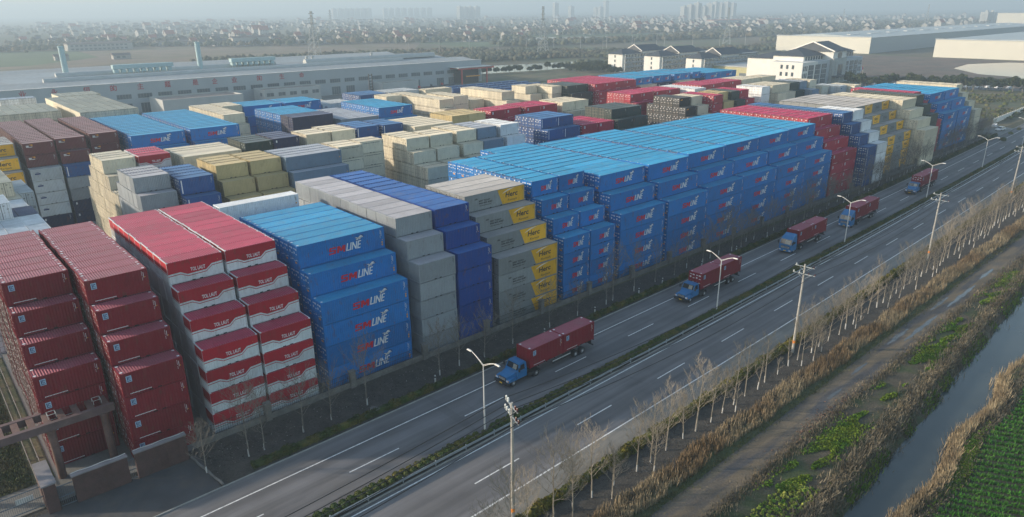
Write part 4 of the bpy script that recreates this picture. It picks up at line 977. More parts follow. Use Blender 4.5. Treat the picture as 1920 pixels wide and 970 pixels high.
msk = (np.sin(x * .19 + 1.2) + .8 * np.sin(x * .47) + .5 * np.sin(x * 1.3 + y * 2.1) + .6 * np.sin(y * 3 + x * .2)) > .15; x = x[msk]; y = y[msk]
leafy('green_weeds', x, y, 0, .085, m_weed, 'bright green leafy weeds on the strip between track and canal')
cx, cy_ = [], []
for i in range(15):
    for j in range(6): cx.append(50.2 + .62 * i + rng.normal() * .07 - .2 * j); cy_.append(-49.4 + .5 * j + rng.normal() * .07)
V = []
for a, b in zip(cx, cy_):
    q = rng.normal(size=(22, 3)); q /= np.linalg.norm(q, axis=1)[:, None]; q[:, 2] = np.abs(q[:, 2]); q = q * .2 * rng.uniform(.7, 1.2) + np.array([a, b, .02]); V.append(q)
o = link('cabbages', leaves('cabbages', np.concatenate(V), .09, [m_cab])); tag(o, 'small patch of yellow-green cabbages by the canal bank', 'vegetables', None, 'stuff')
n = 30000; x = rx(n, 50, 260, 1.5); y = cl(canalR)(x) - .95 + rng.normal(size=n) * .38 - .3 * np.sin(x * .3)
msk = (x < 98) | (rng.random(n) < .3); x, y = x[msk], y[msk]
d_ = cl(canalR)(x) - 1.2 - y; z = np.where(d_ > 0, 0.0 - .2, -.3 - .9 * np.clip(-d_, 0, 1))
blades('reeds', x, y, z, .95, .04, m_reed, 'pale dry reeds on the right bank of the canal', .55)
n = 9000; x = rx(n, 50, 200, 1.5); blades('bank_grass', x, cl(canalR)(x) - 2.4 + rng.normal(size=n) * .35, 0, .3, .045, m_dry2, 'short brown grass between reeds and crop field', .9)
n = 5000; x = 74 + rng.normal(size=n) * 3.5; y = cl(canalR)(x) - 2.25 + rng.normal(size=n) * .28; leafy('green_weeds', x, y, 0, .08, m_weed, 'clump of green weeds between reeds and crop rows')
# crop rows at right
strip('crop_soil', 40, 300, lambda x: -130, lambda x: canalR(min(x, 300)) - 2.9, -0.03, m_field)
rows = []; V = []
dvec = np.array([0.47, -0.883]); nrm = np.array([0.883, 0.47])
for k_ in range(95):
    ox = 50 + k_ * 1.2; ys = canalR(ox) - 3.0
    Lr = 20 if ox < 110 else 14; m_n = int(Lr * 60); s_ = rng.random(m_n) * Lr
    px_ = ox + dvec[0] * s_ + nrm[0] * rng.normal(size=m_n) * .13; py_ = ys + dvec[1] * s_ + nrm[1] * rng.normal(size=m_n) * .13
    rows.append(np.stack([px_, py_], 1))
P_ = np.concatenate(rows)
blades('crop_rows', P_[:, 0], P_[:, 1], -.02, .34, .045, m_crop, 'dense green crop growing in straight rows', .9, 'crop')
sheet('grass_ground', [(-40, 3), (4.6, 3), (4.6, 38), (4.0, 38.5), (-40, 38.5)], 0.0, M('lawn', (0.05, 0.065, 0.025), .95, .3, .3, .3, 3, col2=(.09, .08, .04), c2scale=.3))
n = 22000; blades('roadside_grass', rng.uniform(-6, 2.8, n), rng.uniform(3, 38, n), 0, .25, .07, m_low, 'green grass left of the leftmost crimson stack', .8)
n = 9000; x = rng.uniform(292, 452, n); y = rng.uniform(8, 100, n); msk = np.sin(x * .11) + np.sin(y * .17 + x * .05) > -.2
leafy('scrub_bushes', x[msk], y[msk], 0, .35, m_low, 'patchy low scrub on the open ground beyond the yard')
n = 11000; x = rx(n, 100, 298, .9); y = -4.2 + (.02 * x + .00005 * x * x) * .75 + rng.normal(size=n) * 1.6
blades('brushwood', x, y, 0, .95, .018, M('brushwood', (0.12, 0.105, 0.09), 0.95, 0.3, 1, island=.35), 'thin grey brushwood below the far container stacks', .6)

# ------------------------------------------------------------------ trucks
m_cab_ = M('cab_blue', (0.008, 0.15, 0.37), 0.35, 0.08, 1, dirt=0.25, dcol=(0.15, 0.13, 0.11), dscale=1.5, spec=.6); m_glass = M('dark_glass', (0.02, 0.025, 0.03), 0.08, 0.05, spec=.8)
m_glassl = M('painted_lit_glass', (0.30, 0.29, 0.25), 0.2, 0.1); m_tyre = M('tyre_rubber', (0.022, 0.022, 0.024), 0.85, 0.1); m_rim = M('wheel_rim', (0.14, 0.14, 0.15), 0.6, 0.1); m_chas = M('chassis_black', (0.025, 0.026, 0.028), 0.7, 0.2)  # m_glassl: light on the windscreen painted as a pale pane
m_hl = M('headlight_glass', (0.75, 0.77, 0.8), 0.15); m_plate = M('yellow_plate', (0.75, 0.45, 0.02), 0.5)
def wheel(parent, x, y, r=.5, wd=.3, dual=False):
    sgn = 1 if y > 0 else -1; w_ = wd * (1.9 if dual else 1)
    o = empty('wheel', (x, y, r)); o.parent = parent
    m = MB(); m.lathe([(r * .58, -w_ / 2), (r * .92, -w_ / 2), (r, -w_ / 2 + .05), (r, w_ / 2 - .05), (r * .92, w_ / 2), (r * .58, w_ / 2)], m_tyre, 18, 'y'); m.build('tyre', o)
    m = MB(); ye = -w_ / 2 - .01 if sgn < 0 else w_ / 2 + .01
    a, b = sorted((ye, ye - sgn * .12)); m.lathe([(r * .58, a), (r * .57, b)] if sgn < 0 else [(r * .57, a), (r * .58, b)], m_rim, 14, 'y')
    a, b = sorted((ye + sgn * .03, ye - sgn * .1)); m.lathe([(r * .25, a), (r * .25, b)], m_steel, 10, 'y'); m.build('rim', o)
def truck(bonnet, x, y, rz, label):
    """local: front bumper at x=0, the truck reaches back along +x"""
    T = empty('container_truck', (x, y, 0), rz, label, 'truck', 'trucks hauling red containers along the road'); Wd = 1.22
    off = 1.75 if bonnet else 0.1
    c = MB()
    if bonnet:                                   # cab behind a bonnet
        H0, H1 = 1.15, 2.55
        c.hexa([(off - .05, -Wd + .08, .75), (off + 1.55, -Wd + .08, .75), (off + 1.55, Wd - .08, .75), (off - .05, Wd - .08, .75), (off - .05, -Wd + .1, 1.75), (off + 1.55, -Wd + .1, 1.75), (off + 1.55, Wd - .1, 1.75), (off - .05, Wd - .1, 1.75)], m_cab_)
        c.hexa([(off + .05, -Wd + .12, 1.75), (off + 1.55, -Wd + .12, 1.75), (off + 1.55, Wd - .12, 1.75), (off + .05, Wd - .12, 1.75), (off + .38, -Wd + .2, 2.6), (off + 1.5, -Wd + .2, 2.6), (off + 1.5, Wd - .2, 2.6), (off + .38, Wd - .2, 2.6)], m_cab_)
        c.box((off + .42, -Wd + .28, 2.6), (off + 1.45, Wd - .28, 2.68), m_cab_)
    else:
        c.hexa([(.05, -Wd, .55), (2.1, -Wd, .55), (2.1, Wd, .55), (.05, Wd, .55), (.02, -Wd, 1.75), (2.1, -Wd, 1.75), (2.1, Wd, 1.75), (.02, Wd, 1.75)], m_cab_)
        c.hexa([(.02, -Wd, 1.75), (2.1, -Wd, 1.75), (2.1, Wd, 1.75), (.02, Wd, 1.75), (.38, -Wd + .08, 2.75), (2.1, -Wd + .06, 2.85), (2.1, Wd - .06, 2.85), (.38, Wd - .08, 2.75)], m_cab_)
        c.hexa([(.42, -Wd + .1, 2.76), (2.1, -Wd + .1, 2.86), (2.1, Wd - .1, 2.86), (.42, Wd - .1, 2.76), (1.1, -Wd + .2, 3.25), (2.1, -Wd + .15, 3.55), (2.1, Wd - .15, 3.55), (1.1, Wd - .2, 3.25)], m_cab_)
    c.build('cab', T)
    if bonnet:
        b_ = MB(); b_.hexa([(.15, -.72, .9), (1.75, -.95, .9), (1.75, .95, .9), (.15, .72, .9), (.22, -.68, 1.35), (1.8, -.98, 1.72), (1.8, .98, 1.72), (.22, .68, 1.35)], m_cab_)
        b_.build('bonnet', T)
        for s in (-1, 1):
            f_ = MB(); P0 = []
            prof = [(.12, .85), (.35, 1.12), (.8, 1.2), (1.3, 1.15), (1.75, .85), (1.75, .78), (.12, .78)]
            ya, yb = (-1.2, -.7) if s < 0 else (.7, 1.2)
            k0 = [(a, ya, z) for a, z in prof] + [(a, yb, z) for a, z in prof]; n_ = len(prof)
            f_.add(k0, [tuple(range(n_ - 1, -1, -1)), tuple(range(n_, 2 * n_))] + [(i, (i + 1) % n_, n_ + (i + 1) % n_, n_ + i) for i in range(n_)], m_cab_); f_.build('wing', T)
        g_ = MB(); g_.box((.10, -.62, .92), (.16, .62, 1.30), m_chas)
        for i in range(5): g_.box((.085, -.58, .96 + i * .07), (.10, .58, .985 + i * .07), m_steel)
        g_.build('grille', T)
    else:
        g_ = MB(); g_.box((-.01, -.85, 1.0), (.04, .85, 1.45), m_chas)
        for i in range(4): g_.box((-.03, -.82, 1.04 + i * .1), (-.01, .82, 1.075 + i * .1), m_steel)
        g_.build('grille', T)
    g_ = MB(); lx = 0.0
    g_.hexa([(lx - .08, -Wd, .42), (lx + .2, -Wd, .42), (lx + .2, Wd, .42), (lx - .08, Wd, .42), (lx - .05, -Wd, .78), (lx + .2, -Wd, .78), (lx + .2, Wd, .78), (lx - .05, Wd, .78)], m_chas if bonnet else m_cab_); g_.build('bumper', T)
    m = MB(); m.box((lx - .10, -.24, .5), (lx - .082, .24, .66), m_plate); m.build('number_plate', T)
    for s in (-1, 1):
        m = MB(); a, b = sorted((s * .78, s * 1.08)); z = .9 if bonnet else .58; xx = .07 if bonnet else -.10; m.box((xx, a, z), (xx + .06, b, z + .18), m_hl); m.box((xx + .002, b if s > 0 else a - .09, z), (xx + .06, b + .09 if s > 0 else a, z + .18), m_or); m.build('headlight', T)
    # glass
    w_ = MB()
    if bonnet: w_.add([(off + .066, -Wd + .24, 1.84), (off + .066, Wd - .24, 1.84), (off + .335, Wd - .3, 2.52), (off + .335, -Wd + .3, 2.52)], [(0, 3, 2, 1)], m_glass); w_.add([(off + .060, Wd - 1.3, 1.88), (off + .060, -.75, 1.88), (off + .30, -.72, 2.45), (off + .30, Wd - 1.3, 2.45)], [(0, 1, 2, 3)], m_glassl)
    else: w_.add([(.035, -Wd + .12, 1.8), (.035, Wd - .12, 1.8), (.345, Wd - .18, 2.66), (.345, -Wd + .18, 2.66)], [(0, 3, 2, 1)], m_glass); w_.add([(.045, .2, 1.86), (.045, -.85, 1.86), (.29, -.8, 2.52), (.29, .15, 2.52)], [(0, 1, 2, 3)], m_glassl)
    w_.build('windscreen', T)
    for s in (-1, 1):
        w_ = MB(); y_ = s * (Wd - .115) if bonnet else s * (Wd + .004); y2 = s * (Wd - .185) if bonnet else s * (Wd - .066)
        xa, xb = (off + .32, off + 1.2) if bonnet else (.35, 1.5)
        w_.add([(xa, y_ + s * .01, 1.82), (xb, y_ + s * .01, 1.82), (xb, y2 + s * .015, 2.48), (xa + .22, y2 + s * .015, 2.48)], [(0, 1, 2, 3)], m_glass); w_.build('side_window', T)
        m = MB(); m.box((off - .05 if bonnet else -.1, min(s * (Wd + .05), s * (Wd + .28)), 1.85), (off + .05 if bonnet else 0, max(s * (Wd + .05), s * (Wd + .28)), 2.35), m_chas); m.tube((off + .2, s * (Wd - .1), 2.3), (off, s * (Wd + .15), 2.3), .02, .02, m_chas, 4); m.build('mirror', T)
        m = MB(); a, b = sorted((s * .75, s * 1.2)); m.box((off + 1.7, a, .5), (off + 2.7, b, .95), m_chas); m.build('fuel_tank', T)
    wb = 1.0 if bonnet else 1.3
    for s in (-1, 1): wheel(T, wb, s * 1.02, .5, .28)
    fx = off + 3.2 if bonnet else 4.2
    for s in (-1, 1): wheel(T, fx, s * .93, .5, .28, True)
    for s in (-1, 1):
        m = MB(); pv_ = None
        for i in range(8):
            t_ = math.pi * i / 7; q = (fx - .66 * math.cos(t_), .5 + .66 * math.sin(t_))
            if pv_: a, b = sorted((s * .62, s * 1.2)); m.hexa([(pv_[0], a, pv_[1]), (q[0], a, q[1]), (q[0], b, q[1]), (pv_[0], b, pv_[1]), (pv_[0], a, pv_[1] + .03), (q[0], a, q[1] + .03), (q[0], b, q[1] + .03), (pv_[0], b, pv_[1] + .03)], m_chas)
            pv_ = q
        m.build('mudguard', T)
    c0 = 3.75 if bonnet else 2.6                   # where the container starts
    m = MB()
    for s in (-1, 1): a, b = sorted((s * .35, s * .47)); m.box((.4, a, .62), (fx + .8, b, .86), m_chas)
    m.box((off + 1.6, -.9, .88), (off + 1.75, .9, 1.35), m_chas); m.build('chassis', T)
    tr = MB()
    for s in (-1, 1): a, b = sorted((s * .42, s * .56)); tr.box((c0, a, 1.12), (c0 + 12.3, b, 1.44), m_chas)
    for i in range(9): tr.box((c0 + .02 + 1.52 * i, -1.2, 1.3), (c0 + .14 + 1.52 * i, 1.2, 1.475), m_chas)
    for s in (-1, 1):
        for z in (.62, .92): tr.box((c0 + 4.2, min(s * 1.12, s * 1.17), z), (c0 + 7.6, max(s * 1.12, s * 1.17), z + .1), m_lampw if z > .7 else m_chas)
        for i in range(3): tr.box((c0 + 4.3 + 1.5 * i, min(s * 1.08, s * 1.12), .6), (c0 + 4.4 + 1.5 * i, max(s * 1.08, s * 1.12), 1.2), m_chas)
    tr.box((c0 + 12.1, -1.15, .55), (c0 + 12.25, 1.15, .68), m_chas); tr.box((c0 + 11.95, -.9, .65), (c0 + 12.1, .9, 1.2), m_chas)
    tr.build('trailer_frame', T)
    for ax in (c0 + 8.6, c0 + 9.95): 
        for s in (-1, 1): wheel(T, ax, s * .93, .5, .28, True)
    return T, c0
TR = [(True, 49.55, -13.64, 'blue bonneted truck nearest the camera, lettered door away'), (True, 87.6, -12.95, 'blue bonneted truck behind the second street lamp, door end of its load forward'),
      (False, 121.7, -12.15, 'blue flat-fronted truck, third in the line, clear of the lamps'), (False, 145.9, -12.45, 'blue flat-fronted truck behind the third street lamp'), (True, 185.0, -10.95, 'farthest blue bonneted truck with red container')]
TLAB = ['nearest', 'second', 'third', 'fourth', 'farthest']
for i, (bn, x, y, lab) in enumerate(TR):
    sl = math.atan(.02 + .0001 * (x + 8)); T, c0 = truck(bn, x, y, sl, lab.replace(', lettered door away', ', pulling two red containers'))
    for j in range(2):
        c = make_container('crimson' if i in (1, 4) else 'crimsonplain', 6.058, H7, True); a = c0 + 3.05 + 6.13 * j
        c.location = (x + a * math.cos(sl), y + a * math.sin(sl), 1.48); c.rotation_euler = (0, 0, sl)
        tag(c, 'crimson container with pale emblem, %s of two on the %s truck' % ('front' if j == 0 else 'rear', TLAB[i]), 'container', 'containers riding on the trucks')

# ------------------------------------------------------------------ gate and gantry, near left corner
m_gb = M('brown_cladding', (0.085, 0.045, 0.042), 0.8, 0.2, 1, 0.1, 8, dirt=0.4, dcol=(0.05, 0.04, 0.04), dscale=1.2); m_gcap = M('coping_stone', (0.22, 0.21, 0.22), 0.7, 0.15); m_bars = M('gate_bars', (0.12, 0.16, 0.20), 0.5, 0.1, metal=.3)
m_rust = M('rusty_steel', (0.14, 0.085, 0.075), 0.8, 0.25, 1, 0.15, 6, dirt=0.5, dcol=(0.22, 0.10, 0.04), dscale=1.5, streak=True); m_girder = M('girder_paint', (0.13, 0.085, 0.085), 0.7, 0.2, 1, dirt=.3, dcol=(.2, .16, .13))
def gatewall(x0, x1, y, label):
    r = empty('gate_wall', (x0, y, 0), 0, label, 'wall'); Lw = x1 - x0; m = MB(); m.box((0, -.25, -.05), (Lw, .25, 2.9), m_gb)
    n = int(Lw / .8)
    for i in range(n): m.box((.05 + i * .8, -.275, .05), (.78 + i * .8, -.25, 2.85), m_gb)
    m.build('wall', r); m = MB(); m.box((-.08, -.36, 2.9), (Lw + .08, .36, 3.02), m_gcap); m.build('coping', r)
    m = MB()
    for i in range(14): m.box((Lw * .42, -.31, .5 + .16 * i), (Lw * .60, -.275, .56 + .16 * i), m_gb)
    m.build('louvre', r)
    m = MB(); pv_ = None
    for i in range(9):
        q = (Lw * i / 8, .12, 3.10 + .05 * math.sin(i * 1.7)); 
        if pv_: m.tube(pv_, q, .03, .03, m_lampw, 5, False)
        pv_ = q
    m.build('pipe', r); return r
gatewall(5.45, 10.15, -2.75, 'dark brown gate wall with louvres, left piece beside the gantry'); gatewall(10.85, 15.7, -2.75, 'dark brown gate wall with louvres, right piece ending at the bare strip')
r = empty('gate_pillar', (3.55, -2.6, 0), 0, 'dark brown gate pillar with stone cap at the lower left', 'pillar'); m = MB(); m.box((-.5, -.5, -.05), (.5, .5, 3.0), m_gb); m.box((-.55, .5, -.05), (.55, 4.2, 2.9), m_gb); m.build('shaft', r)
m = MB(); m.box((-.62, -.62, 3.0), (.62, .5, 3.14), m_gcap); m.box((-.6, .5, 2.9), (.6, 4.3, 3.02), m_gcap); m.build('cap', r)
def gate(x0, x1, y, h, label):
    r = empty('metal_gate', (x0, y, 0), 0, label, 'gate'); m = MB(); L_ = x1 - x0
    for z in (.15, h * .5, h): m.box((0, -.03, z - .04), (L_, .03, z + .04), m_bars)
    m.build('gate_frame', r); m = MB()
    for i in range(int(L_ / .16)): m.tube((.08 + .16 * i, 0, .12), (.08 + .16 * i, 0, h), .018, .018, m_bars, 4)
    m.build('gate_bars', r)
gate(4.1, 5.4, -2.75, 2.3, 'narrow barred gate between pillar and brown wall'); gate(10.2, 10.8, -2.75, 2.3, 'tiny barred gate between the two brown walls'); gate(-4.5, 3.0, -1.4, 2.2, 'wide blue-grey barred sliding gate at lower left corner')
r = empty('board_on_gate', (1.6, -1.48, 1.2), 0, 'white lattice board fixed on the wide barred gate', 'board'); m = MB()
m.box((-.7, -.03, 0), (.7, .0, .55), m_lampw)
for i in range(8): m.box((-.65 + .17 * i, -.045, .03), (-.63 + .17 * i, -.03, .52), m_chas)
m.build('lattice', r)
r = empty('steel_gantry', (-3, 2.2, 0), 0, 'rusty brown steel gantry with laddered deck on round columns', 'gantry')
for s, nm in ((0, 'girder'), (2.6, 'girder')):
    m = MB(); m.box((0, s, 5.55), (13.9, s + .32, 6.3), m_girder); m.box((0, s - .08, 6.3), (13.9, s + .4, 6.36), m_girder); m.build(nm, r)
for i in range(11):
    m = MB(); m.box((.15 + 1.28 * i, .38, 6.1), (.75 + 1.28 * i, 2.5, 6.32), m_rust); m.build('cross_plate', r)
cm_ = MB(); cm_.lathe([(.38, 0), (.38, 5.3), (.5, 5.35), (.5, 5.55)], m_rust, 16); cm_ = cm_.mesh('column')
for x in (1.5, 8.2, 12.9): link('column', cm_, r, (x, .35, 0))
for x in (8.3, 12.3):
    m = MB()
    for a, b in (((0, 0), (1, 0)), ((1, 0), (1, .8)), ((1, .8), (0, .8)), ((0, .8), (0, 0))): m.tube((x + a[0] * .7, 1 + a[1], 6.75), (x + b[0] * .7, 1 + b[1], 6.75), .025, .025, m_lampw, 4); m.tube((x + a[0] * .7, 1 + a[1], 6.33), (x + a[0] * .7, 1 + a[1], 6.75), .025, .025, m_lampw, 4)
    m.build('hatch_rail', r)
for i, (x, lab) in enumerate(((3.9, 'pale pipe line running along the left side of the first crimson stack'), (3.1, 'second pale pipe running beside the grass at far left'))):
    m = MB(); m.tube((x, 2, .25), (x, 40, .25), .055, .055, m_cw, 6)
    for k_ in range(8): m.box((x - .1, 3 + 5 * k_, 0), (x + .1, 3.15 + 5 * k_, .2), m_cw)
    tag(m.build('pipeline'), lab, 'pipe')
m = MB(); pv_ = None
for i in range(9):
    q = (15.9 + .10 * i + .05 * math.sin(i * 2), -3.0 - .85 * i, .12)
    if pv_: m.tube(pv_, q, .14, .13, m_cw, 5)
    pv_ = q
tag(m.build('broken_kerb'), 'broken grey concrete edging where apron meets dark strip', 'kerb')
m = MB(); m.box((0, -.5, 0), (.5, .5, .5), m_lampw); m.box((-.05, -.55, .5), (.55, .55, .56), m_cw); o = m.build('white_box', None, loc=(34.6, -8.3, 0), rz=.3); tag(o, 'small white concrete box at the hedge below the long blue stack', 'box')

# ------------------------------------------------------------------ factory behind the yard
m_fw = M('factory_sheet', (0.36, 0.40, 0.42), 0.6, 0.06, .1, 0.04, 2); m_fwl = M('factory_sheet_pale', (0.42, 0.44, 0.43), 0.65, 0.08, .2); m_froof = M('factory_roof', (0.33, 0.355, 0.36), 0.6, 0.2, .05, 0.1, .6, stretch=(.3, 1, 1), dirt=.4, dcol=(.32, .28, .24), dscale=.1)
m_fedge = M('roof_edge_panels', (0.55, 0.54, 0.52), 0.6, 0.2, .2); m_fwin = M('factory_window', (0.10, 0.125, 0.14), 0.35, 0.2, .4); m_rch = M('red_characters', (0.38, 0.05, 0.07), .6); m_chim = M('pale_blue_steel', (0.33, 0.47, 0.50), 0.5, 0.08)
FX0, FX1, FY = -70, 296, 291
fa = empty('factory_building', (FX0, FY, 0), 0, 'very long low grey factory building behind the yard with red characters', 'factory')
FL = FX1 - FX0
m = MB(); m.box((0, 0, 0), (FL, 130, 13.0), m_fw); m.box((0, 0, 13.0), (FL, .5, 13.7), m_fw); m.build('wall', fa)
m = MB(); m.box((-.5, .5, 13.0), (FL + .5, 3.5, 13.75), m_fedge); m.box((-.5, -.15, 13.7), (FL + .5, .5, 13.82), m_fedge)
for i in range(60): m.box((i * 6.1 + rng.uniform(0, 2), .55, 13.75), (i * 6.1 + rng.uniform(3, 5), 2.8, 13.80), m_lampw if rng.random() < .5 else m_fedge)
m.build('roof_edge', fa)
m = MB()
for i in range(4):
    y0 = 4 + i * 31
    m.add([(0, y0, 13.1), (FL, y0, 13.1), (FL, y0 + 15.5, 14.7), (0, y0 + 15.5, 14.7), (FL, y0 + 31, 13.1), (0, y0 + 31, 13.1)], [(0, 1, 2, 3), (3, 2, 4, 5), (1, 4, 2), (0, 3, 5)], m_froof)
m.build('roof', fa)
def rvent(x0, x1, y, r=1.7):
    m = MB(); n = 9; V = []
    for x in (x0, x1):
        for i in range(n): t_ = math.pi * i / (n - 1); V.append((x - FX0, y + r * math.cos(t_), 14.3 + r * 1.1 * math.sin(t_)))
    m.add(V, [tuple(range(n)), tuple(range(2 * n - 1, n - 1, -1))] + [(i, n + i, n + i + 1, i + 1) for i in range(n - 1)], m_fwl); m.build('ridge_vent', fa)
rvent(58, 250, 21); rvent(68, 180, 50, 1.9); rvent(196, 290, 44, 2.4); rvent(-60, 40, 52)
for x in (170, 176, 214, 218, 262): 
    m = MB(); m.lathe([(.8, 0), (.8, 1.8), (1.1, 2.0), (.2, 2.7)], m_fwl, 10, c=(x - FX0, 78, 14)); m.build('roof_vent', fa)
win = MB(); win.box((0, -.06, 0), (6.2, -.0, 2.0), m_fwin); win.box((-.15, -.1, -.15), (6.35, -.06, 0), m_fwl)
for i in range(1, 5): win.box((i * 6.2 / 5 - .03, -.09, 0), (i * 6.2 / 5 + .03, -.06, 2.0), m_fwl)
win = win.mesh('window')
for i in range(23): link('window', win, fa, (81.8 - FX0 + 8.9 * i, 0, 6.6))
win2 = MB(); win2.box((0, -.06, 0), (5.2, 0, 4.2), m_fwin); win2.box((-.1, -.1, 4.2), (5.3, -.06, 4.4), m_fwl)
for i in range(1, 4): win2.box((i * 5.2 / 4 - .04, -.09, 0), (i * 5.2 / 4 + .04, -.06, 4.2), m_fwl)
win2 = win2.mesh('doorway')
for i in (0, 1, 2, 5, 9, 12, 13, 15, 17, 18, 20, 21, 22): link('doorway', win2, fa, (82.5 - FX0 + 8.9 * i, 0, .2))
chs = '业永恒的主题是企业的生命'
cxs = [46.3, 58, 70.4, 81.1, 92.4, 104.4, 117.2, 126.4, 136.1, 149.1, 161.1, 172.2]; cxs = [a - 1.3 for a in cxs]
for i, ch in enumerate(chs):
    V_, F_, asp = text_geo(ch, 0, .02)
    if len(V_):
        m = MB(); m.add([(a * 2.7, -.08, b * 2.7) for a, b in V_], F_, m_rch); m.build('character', fa, loc=(cxs[i] - FX0, 0, 10.5))
for (x, y, lab) in ((73.6, 345.9, 'left pale blue steel chimney on the factory'), (137.2, 340.4, 'right pale blue steel chimney on the factory')):
    r = empty('factory_chimney', (x, y, 12.5), 0, lab, 'chimney', 'chimneys on the factory'); m = MB(); m.lathe([(1.4, 0), (1.3, 16)], m_chim, 20); m.build('shaft', r); m = MB(); m.lathe([(1.42, 15.6), (1.42, 16.1)], m_chim, 20); m.build('rim', r)
for (x, y, n_, lab) in ((92, 332, 9, 'left pale blue filter plant on the factory roof'), (153, 336, 8, 'right pale blue filter plant on the factory roof')):
    r = empty('filter_plant', (x, y, 14.6), 0, lab, 'roof plant', 'filter plants on the factory roof')
    m = MB(); m.box((0, 0, 2.6), (n_ * 3.2, 4, 4.6), m_chim); m.build('duct', r); m = MB()
    for i in range(n_):
        for j in range(2): m.box((.3 + 3.2 * i + j * 1.5, .4, -1.2), (.6 + 3.2 * i + j * 1.5, .7, 2.6), m_chim)
        m.box((.4 + 3.2 * i, 0, .9), (2.2 + 3.2 * i, 3.6, 2.4), m_chim)
    m.build('hopper', r)
def annex(x0, x1, y0, y1, h, label, wins):
    r = empty('annex_building', (x0, y0, 0), 0, label, 'building'); m = MB(); X, Y = x1 - x0, y1 - y0; m.box((0, 0, 0), (X, Y, h - .8), m_fwl); m.build('wall', r); m = MB()
    for a, b in (((0, 0), (X, .3)), ((0, Y - .3), (X, Y)), ((0, .3), (.3, Y - .3)), ((X - .3, .3), (X, Y - .3))): m.box((a[0], a[1], h - .8), (b[0], b[1], h), m_fwl)
    m.build('parapet', r); m = MB(); m.box((.3, .3, h - .8), (X - .3, Y - .3, h - .7), M('gravel_roof', (.30, .25, .22), .9, .2, .3)); m.build('roof', r)
    for i in range(wins):
        m = MB(); xx = 3 + (X - 6) * i / max(1, wins - 1) - 1.8; m.box((xx, -.06, h - 3.4), (xx + 3.6, -.0, h - 1.7), m_fwin); m.box((xx - .1, -.1, h - 3.5), (xx + 3.7, -.06, h - 3.4), m_fwl); m.box((xx + 1.75, -.09, h - 3.4), (xx + 1.85, -.06, h - 1.7), m_fwl); m.build('window', r)
    if wins:
        m = MB(); m.box((-.06, 3, h - 3.4), (0, 5.2, h - 1.7), m_fwin); m.build('window', r)
annex(94, 130, 266, 286, 7.4, 'low grey annex before the factory, left one without windows', 0); annex(144.5, 175, 276, 289, 7.2, 'low grey annex before the factory with window row', 5)
annex(214, 238, 278, 288, 5.6, 'small pale shed before the factory near the lift mast', 0)
m_cr = M('crane_red', (0.50, 0.05, 0.04), .5)
r = empty('gantry_crane', (273, 282, 0), 0, 'red overhead crane frame in front of dark shed opening', 'crane'); 
for x in (0, 20):
    for y in (0, 9): m = MB(); m.box((x, y, 0), (x + .7, y + .7, 9), m_cr); m.build('leg', r)
m = MB(); m.box((-2, -.2, 9), (26, .9, 10), m_cr); m.box((-2, 8.8, 9), (26, 9.9, 10), m_cr); m.build('beam', r); m = MB(); m.box((-3, -1, 10), (24, 10, 10.4), m_fwl); m.build('canopy', r); m = MB(); m.box((.7, 8.2, 0), (19.5, 8.7, 8.5), m_chas); m.build('shed_opening', r); m = MB(); m.box((6, 3, 4.2), (17, 3.6, 4.9), m_or); m.build('hoist', r)
r = empty('reach_stacker', (190, 252, 0), 0, 'dark lattice mast lift truck with red body before the factory', 'lift truck'); m = MB()
for x in (0, 1.8): m.box((x, 0, .5), (x + .35, .4, 13.5), m_chas)
for i in range(9): m.box((.35, .05, 1 + 1.45 * i), (1.8, .35, 1.35 + 1.45 * i), m_chas)
m.build('mast', r); m = MB(); m.box((-1.5, .5, .9), (3.6, 7, 2.3), m_cr); m.box((-.2, 3.5, 2.3), (2.2, 5.5, 3.8), m_chas); m.box((-1.9, .6, .9), (4.0, 2.6, 1.8), m_cr); m.build('body', r)
for x in (-1.6, 3.2):
    for y in (1.5, 6): m = MB(); m.tube((x, y, .9), (x + .6, y, .9), .9, .9, m_tyre, 12); m.build('wheel', r)
m_flat = M('flatbed_dark', (0.04, 0.045, 0.06), .8)
for i, (x, y) in enumerate(((196, 246), (204, 262), (222, 268), (236, 274), (246, 276), (256, 279))):
    r = empty('parked_trailer', (x, y, 0), rng.uniform(-.1, .1), 'dark empty trailer parked before the factory, %s from left' % ordw(i), 'trailer', 'trailers parked before the factory'); m = MB(); m.box((0, 0, 1.1), (9, 2.4, 1.5), m_flat); m.box((.2, 0, 1.5), (.4, 2.4, 2.6), m_cr if i % 2 else m_flat); m.build('bed', r)
    for k_ in (1.5, 6.6, 7.8):
        m = MB(); m.tube((k_, -.02, .5), (k_, 2.42, .5), .5, .5, m_tyre, 10); m.build('wheel', r)

# ------------------------------------------------------------------ dormitories, office block, warehouses
m_ww = M('white_render', (0.70, 0.70, 0.67), 0.8, 0.05, .3, 0.03, 3); m_tile = M('dark_tiles', (0.055, 0.065, 0.08), 0.7, 0.15, .4, 0.1, 3); m_trim = M('white_trim', (0.78, 0.76, 0.72), .7); m_bal = M('balcony_grey', (0.30, 0.34, 0.37), .7, .15); m_gl2 = M('office_glass', (0.035, 0.055, 0.07), .25, .2, .5)
m_stn = M('grey_stone', (0.36, 0.38, 0.37), .8, .1); m_pan = M('pale_panel', (0.40, 0.45, 0.49), .7, .1)
def hip(m, x0, y0, x1, y1, z0, z1, mat, ov=.8, gable=False):
    x0 -= ov; y0 -= ov; x1 += ov; y1 += ov; d = (y1 - y0) / 2; ym = (y0 + y1) / 2; a = 0.01 if gable else d
    m.add([(x0, y0, z0), (x1, y0, z0), (x1, y1, z0), (x0, y1, z0), (x0 + a, ym, z1), (x1 - a, ym, z1)], [(0, 1, 5, 4), (2, 3, 4, 5), (1, 2, 5), (3, 0, 4), (3, 2, 1, 0)], mat)
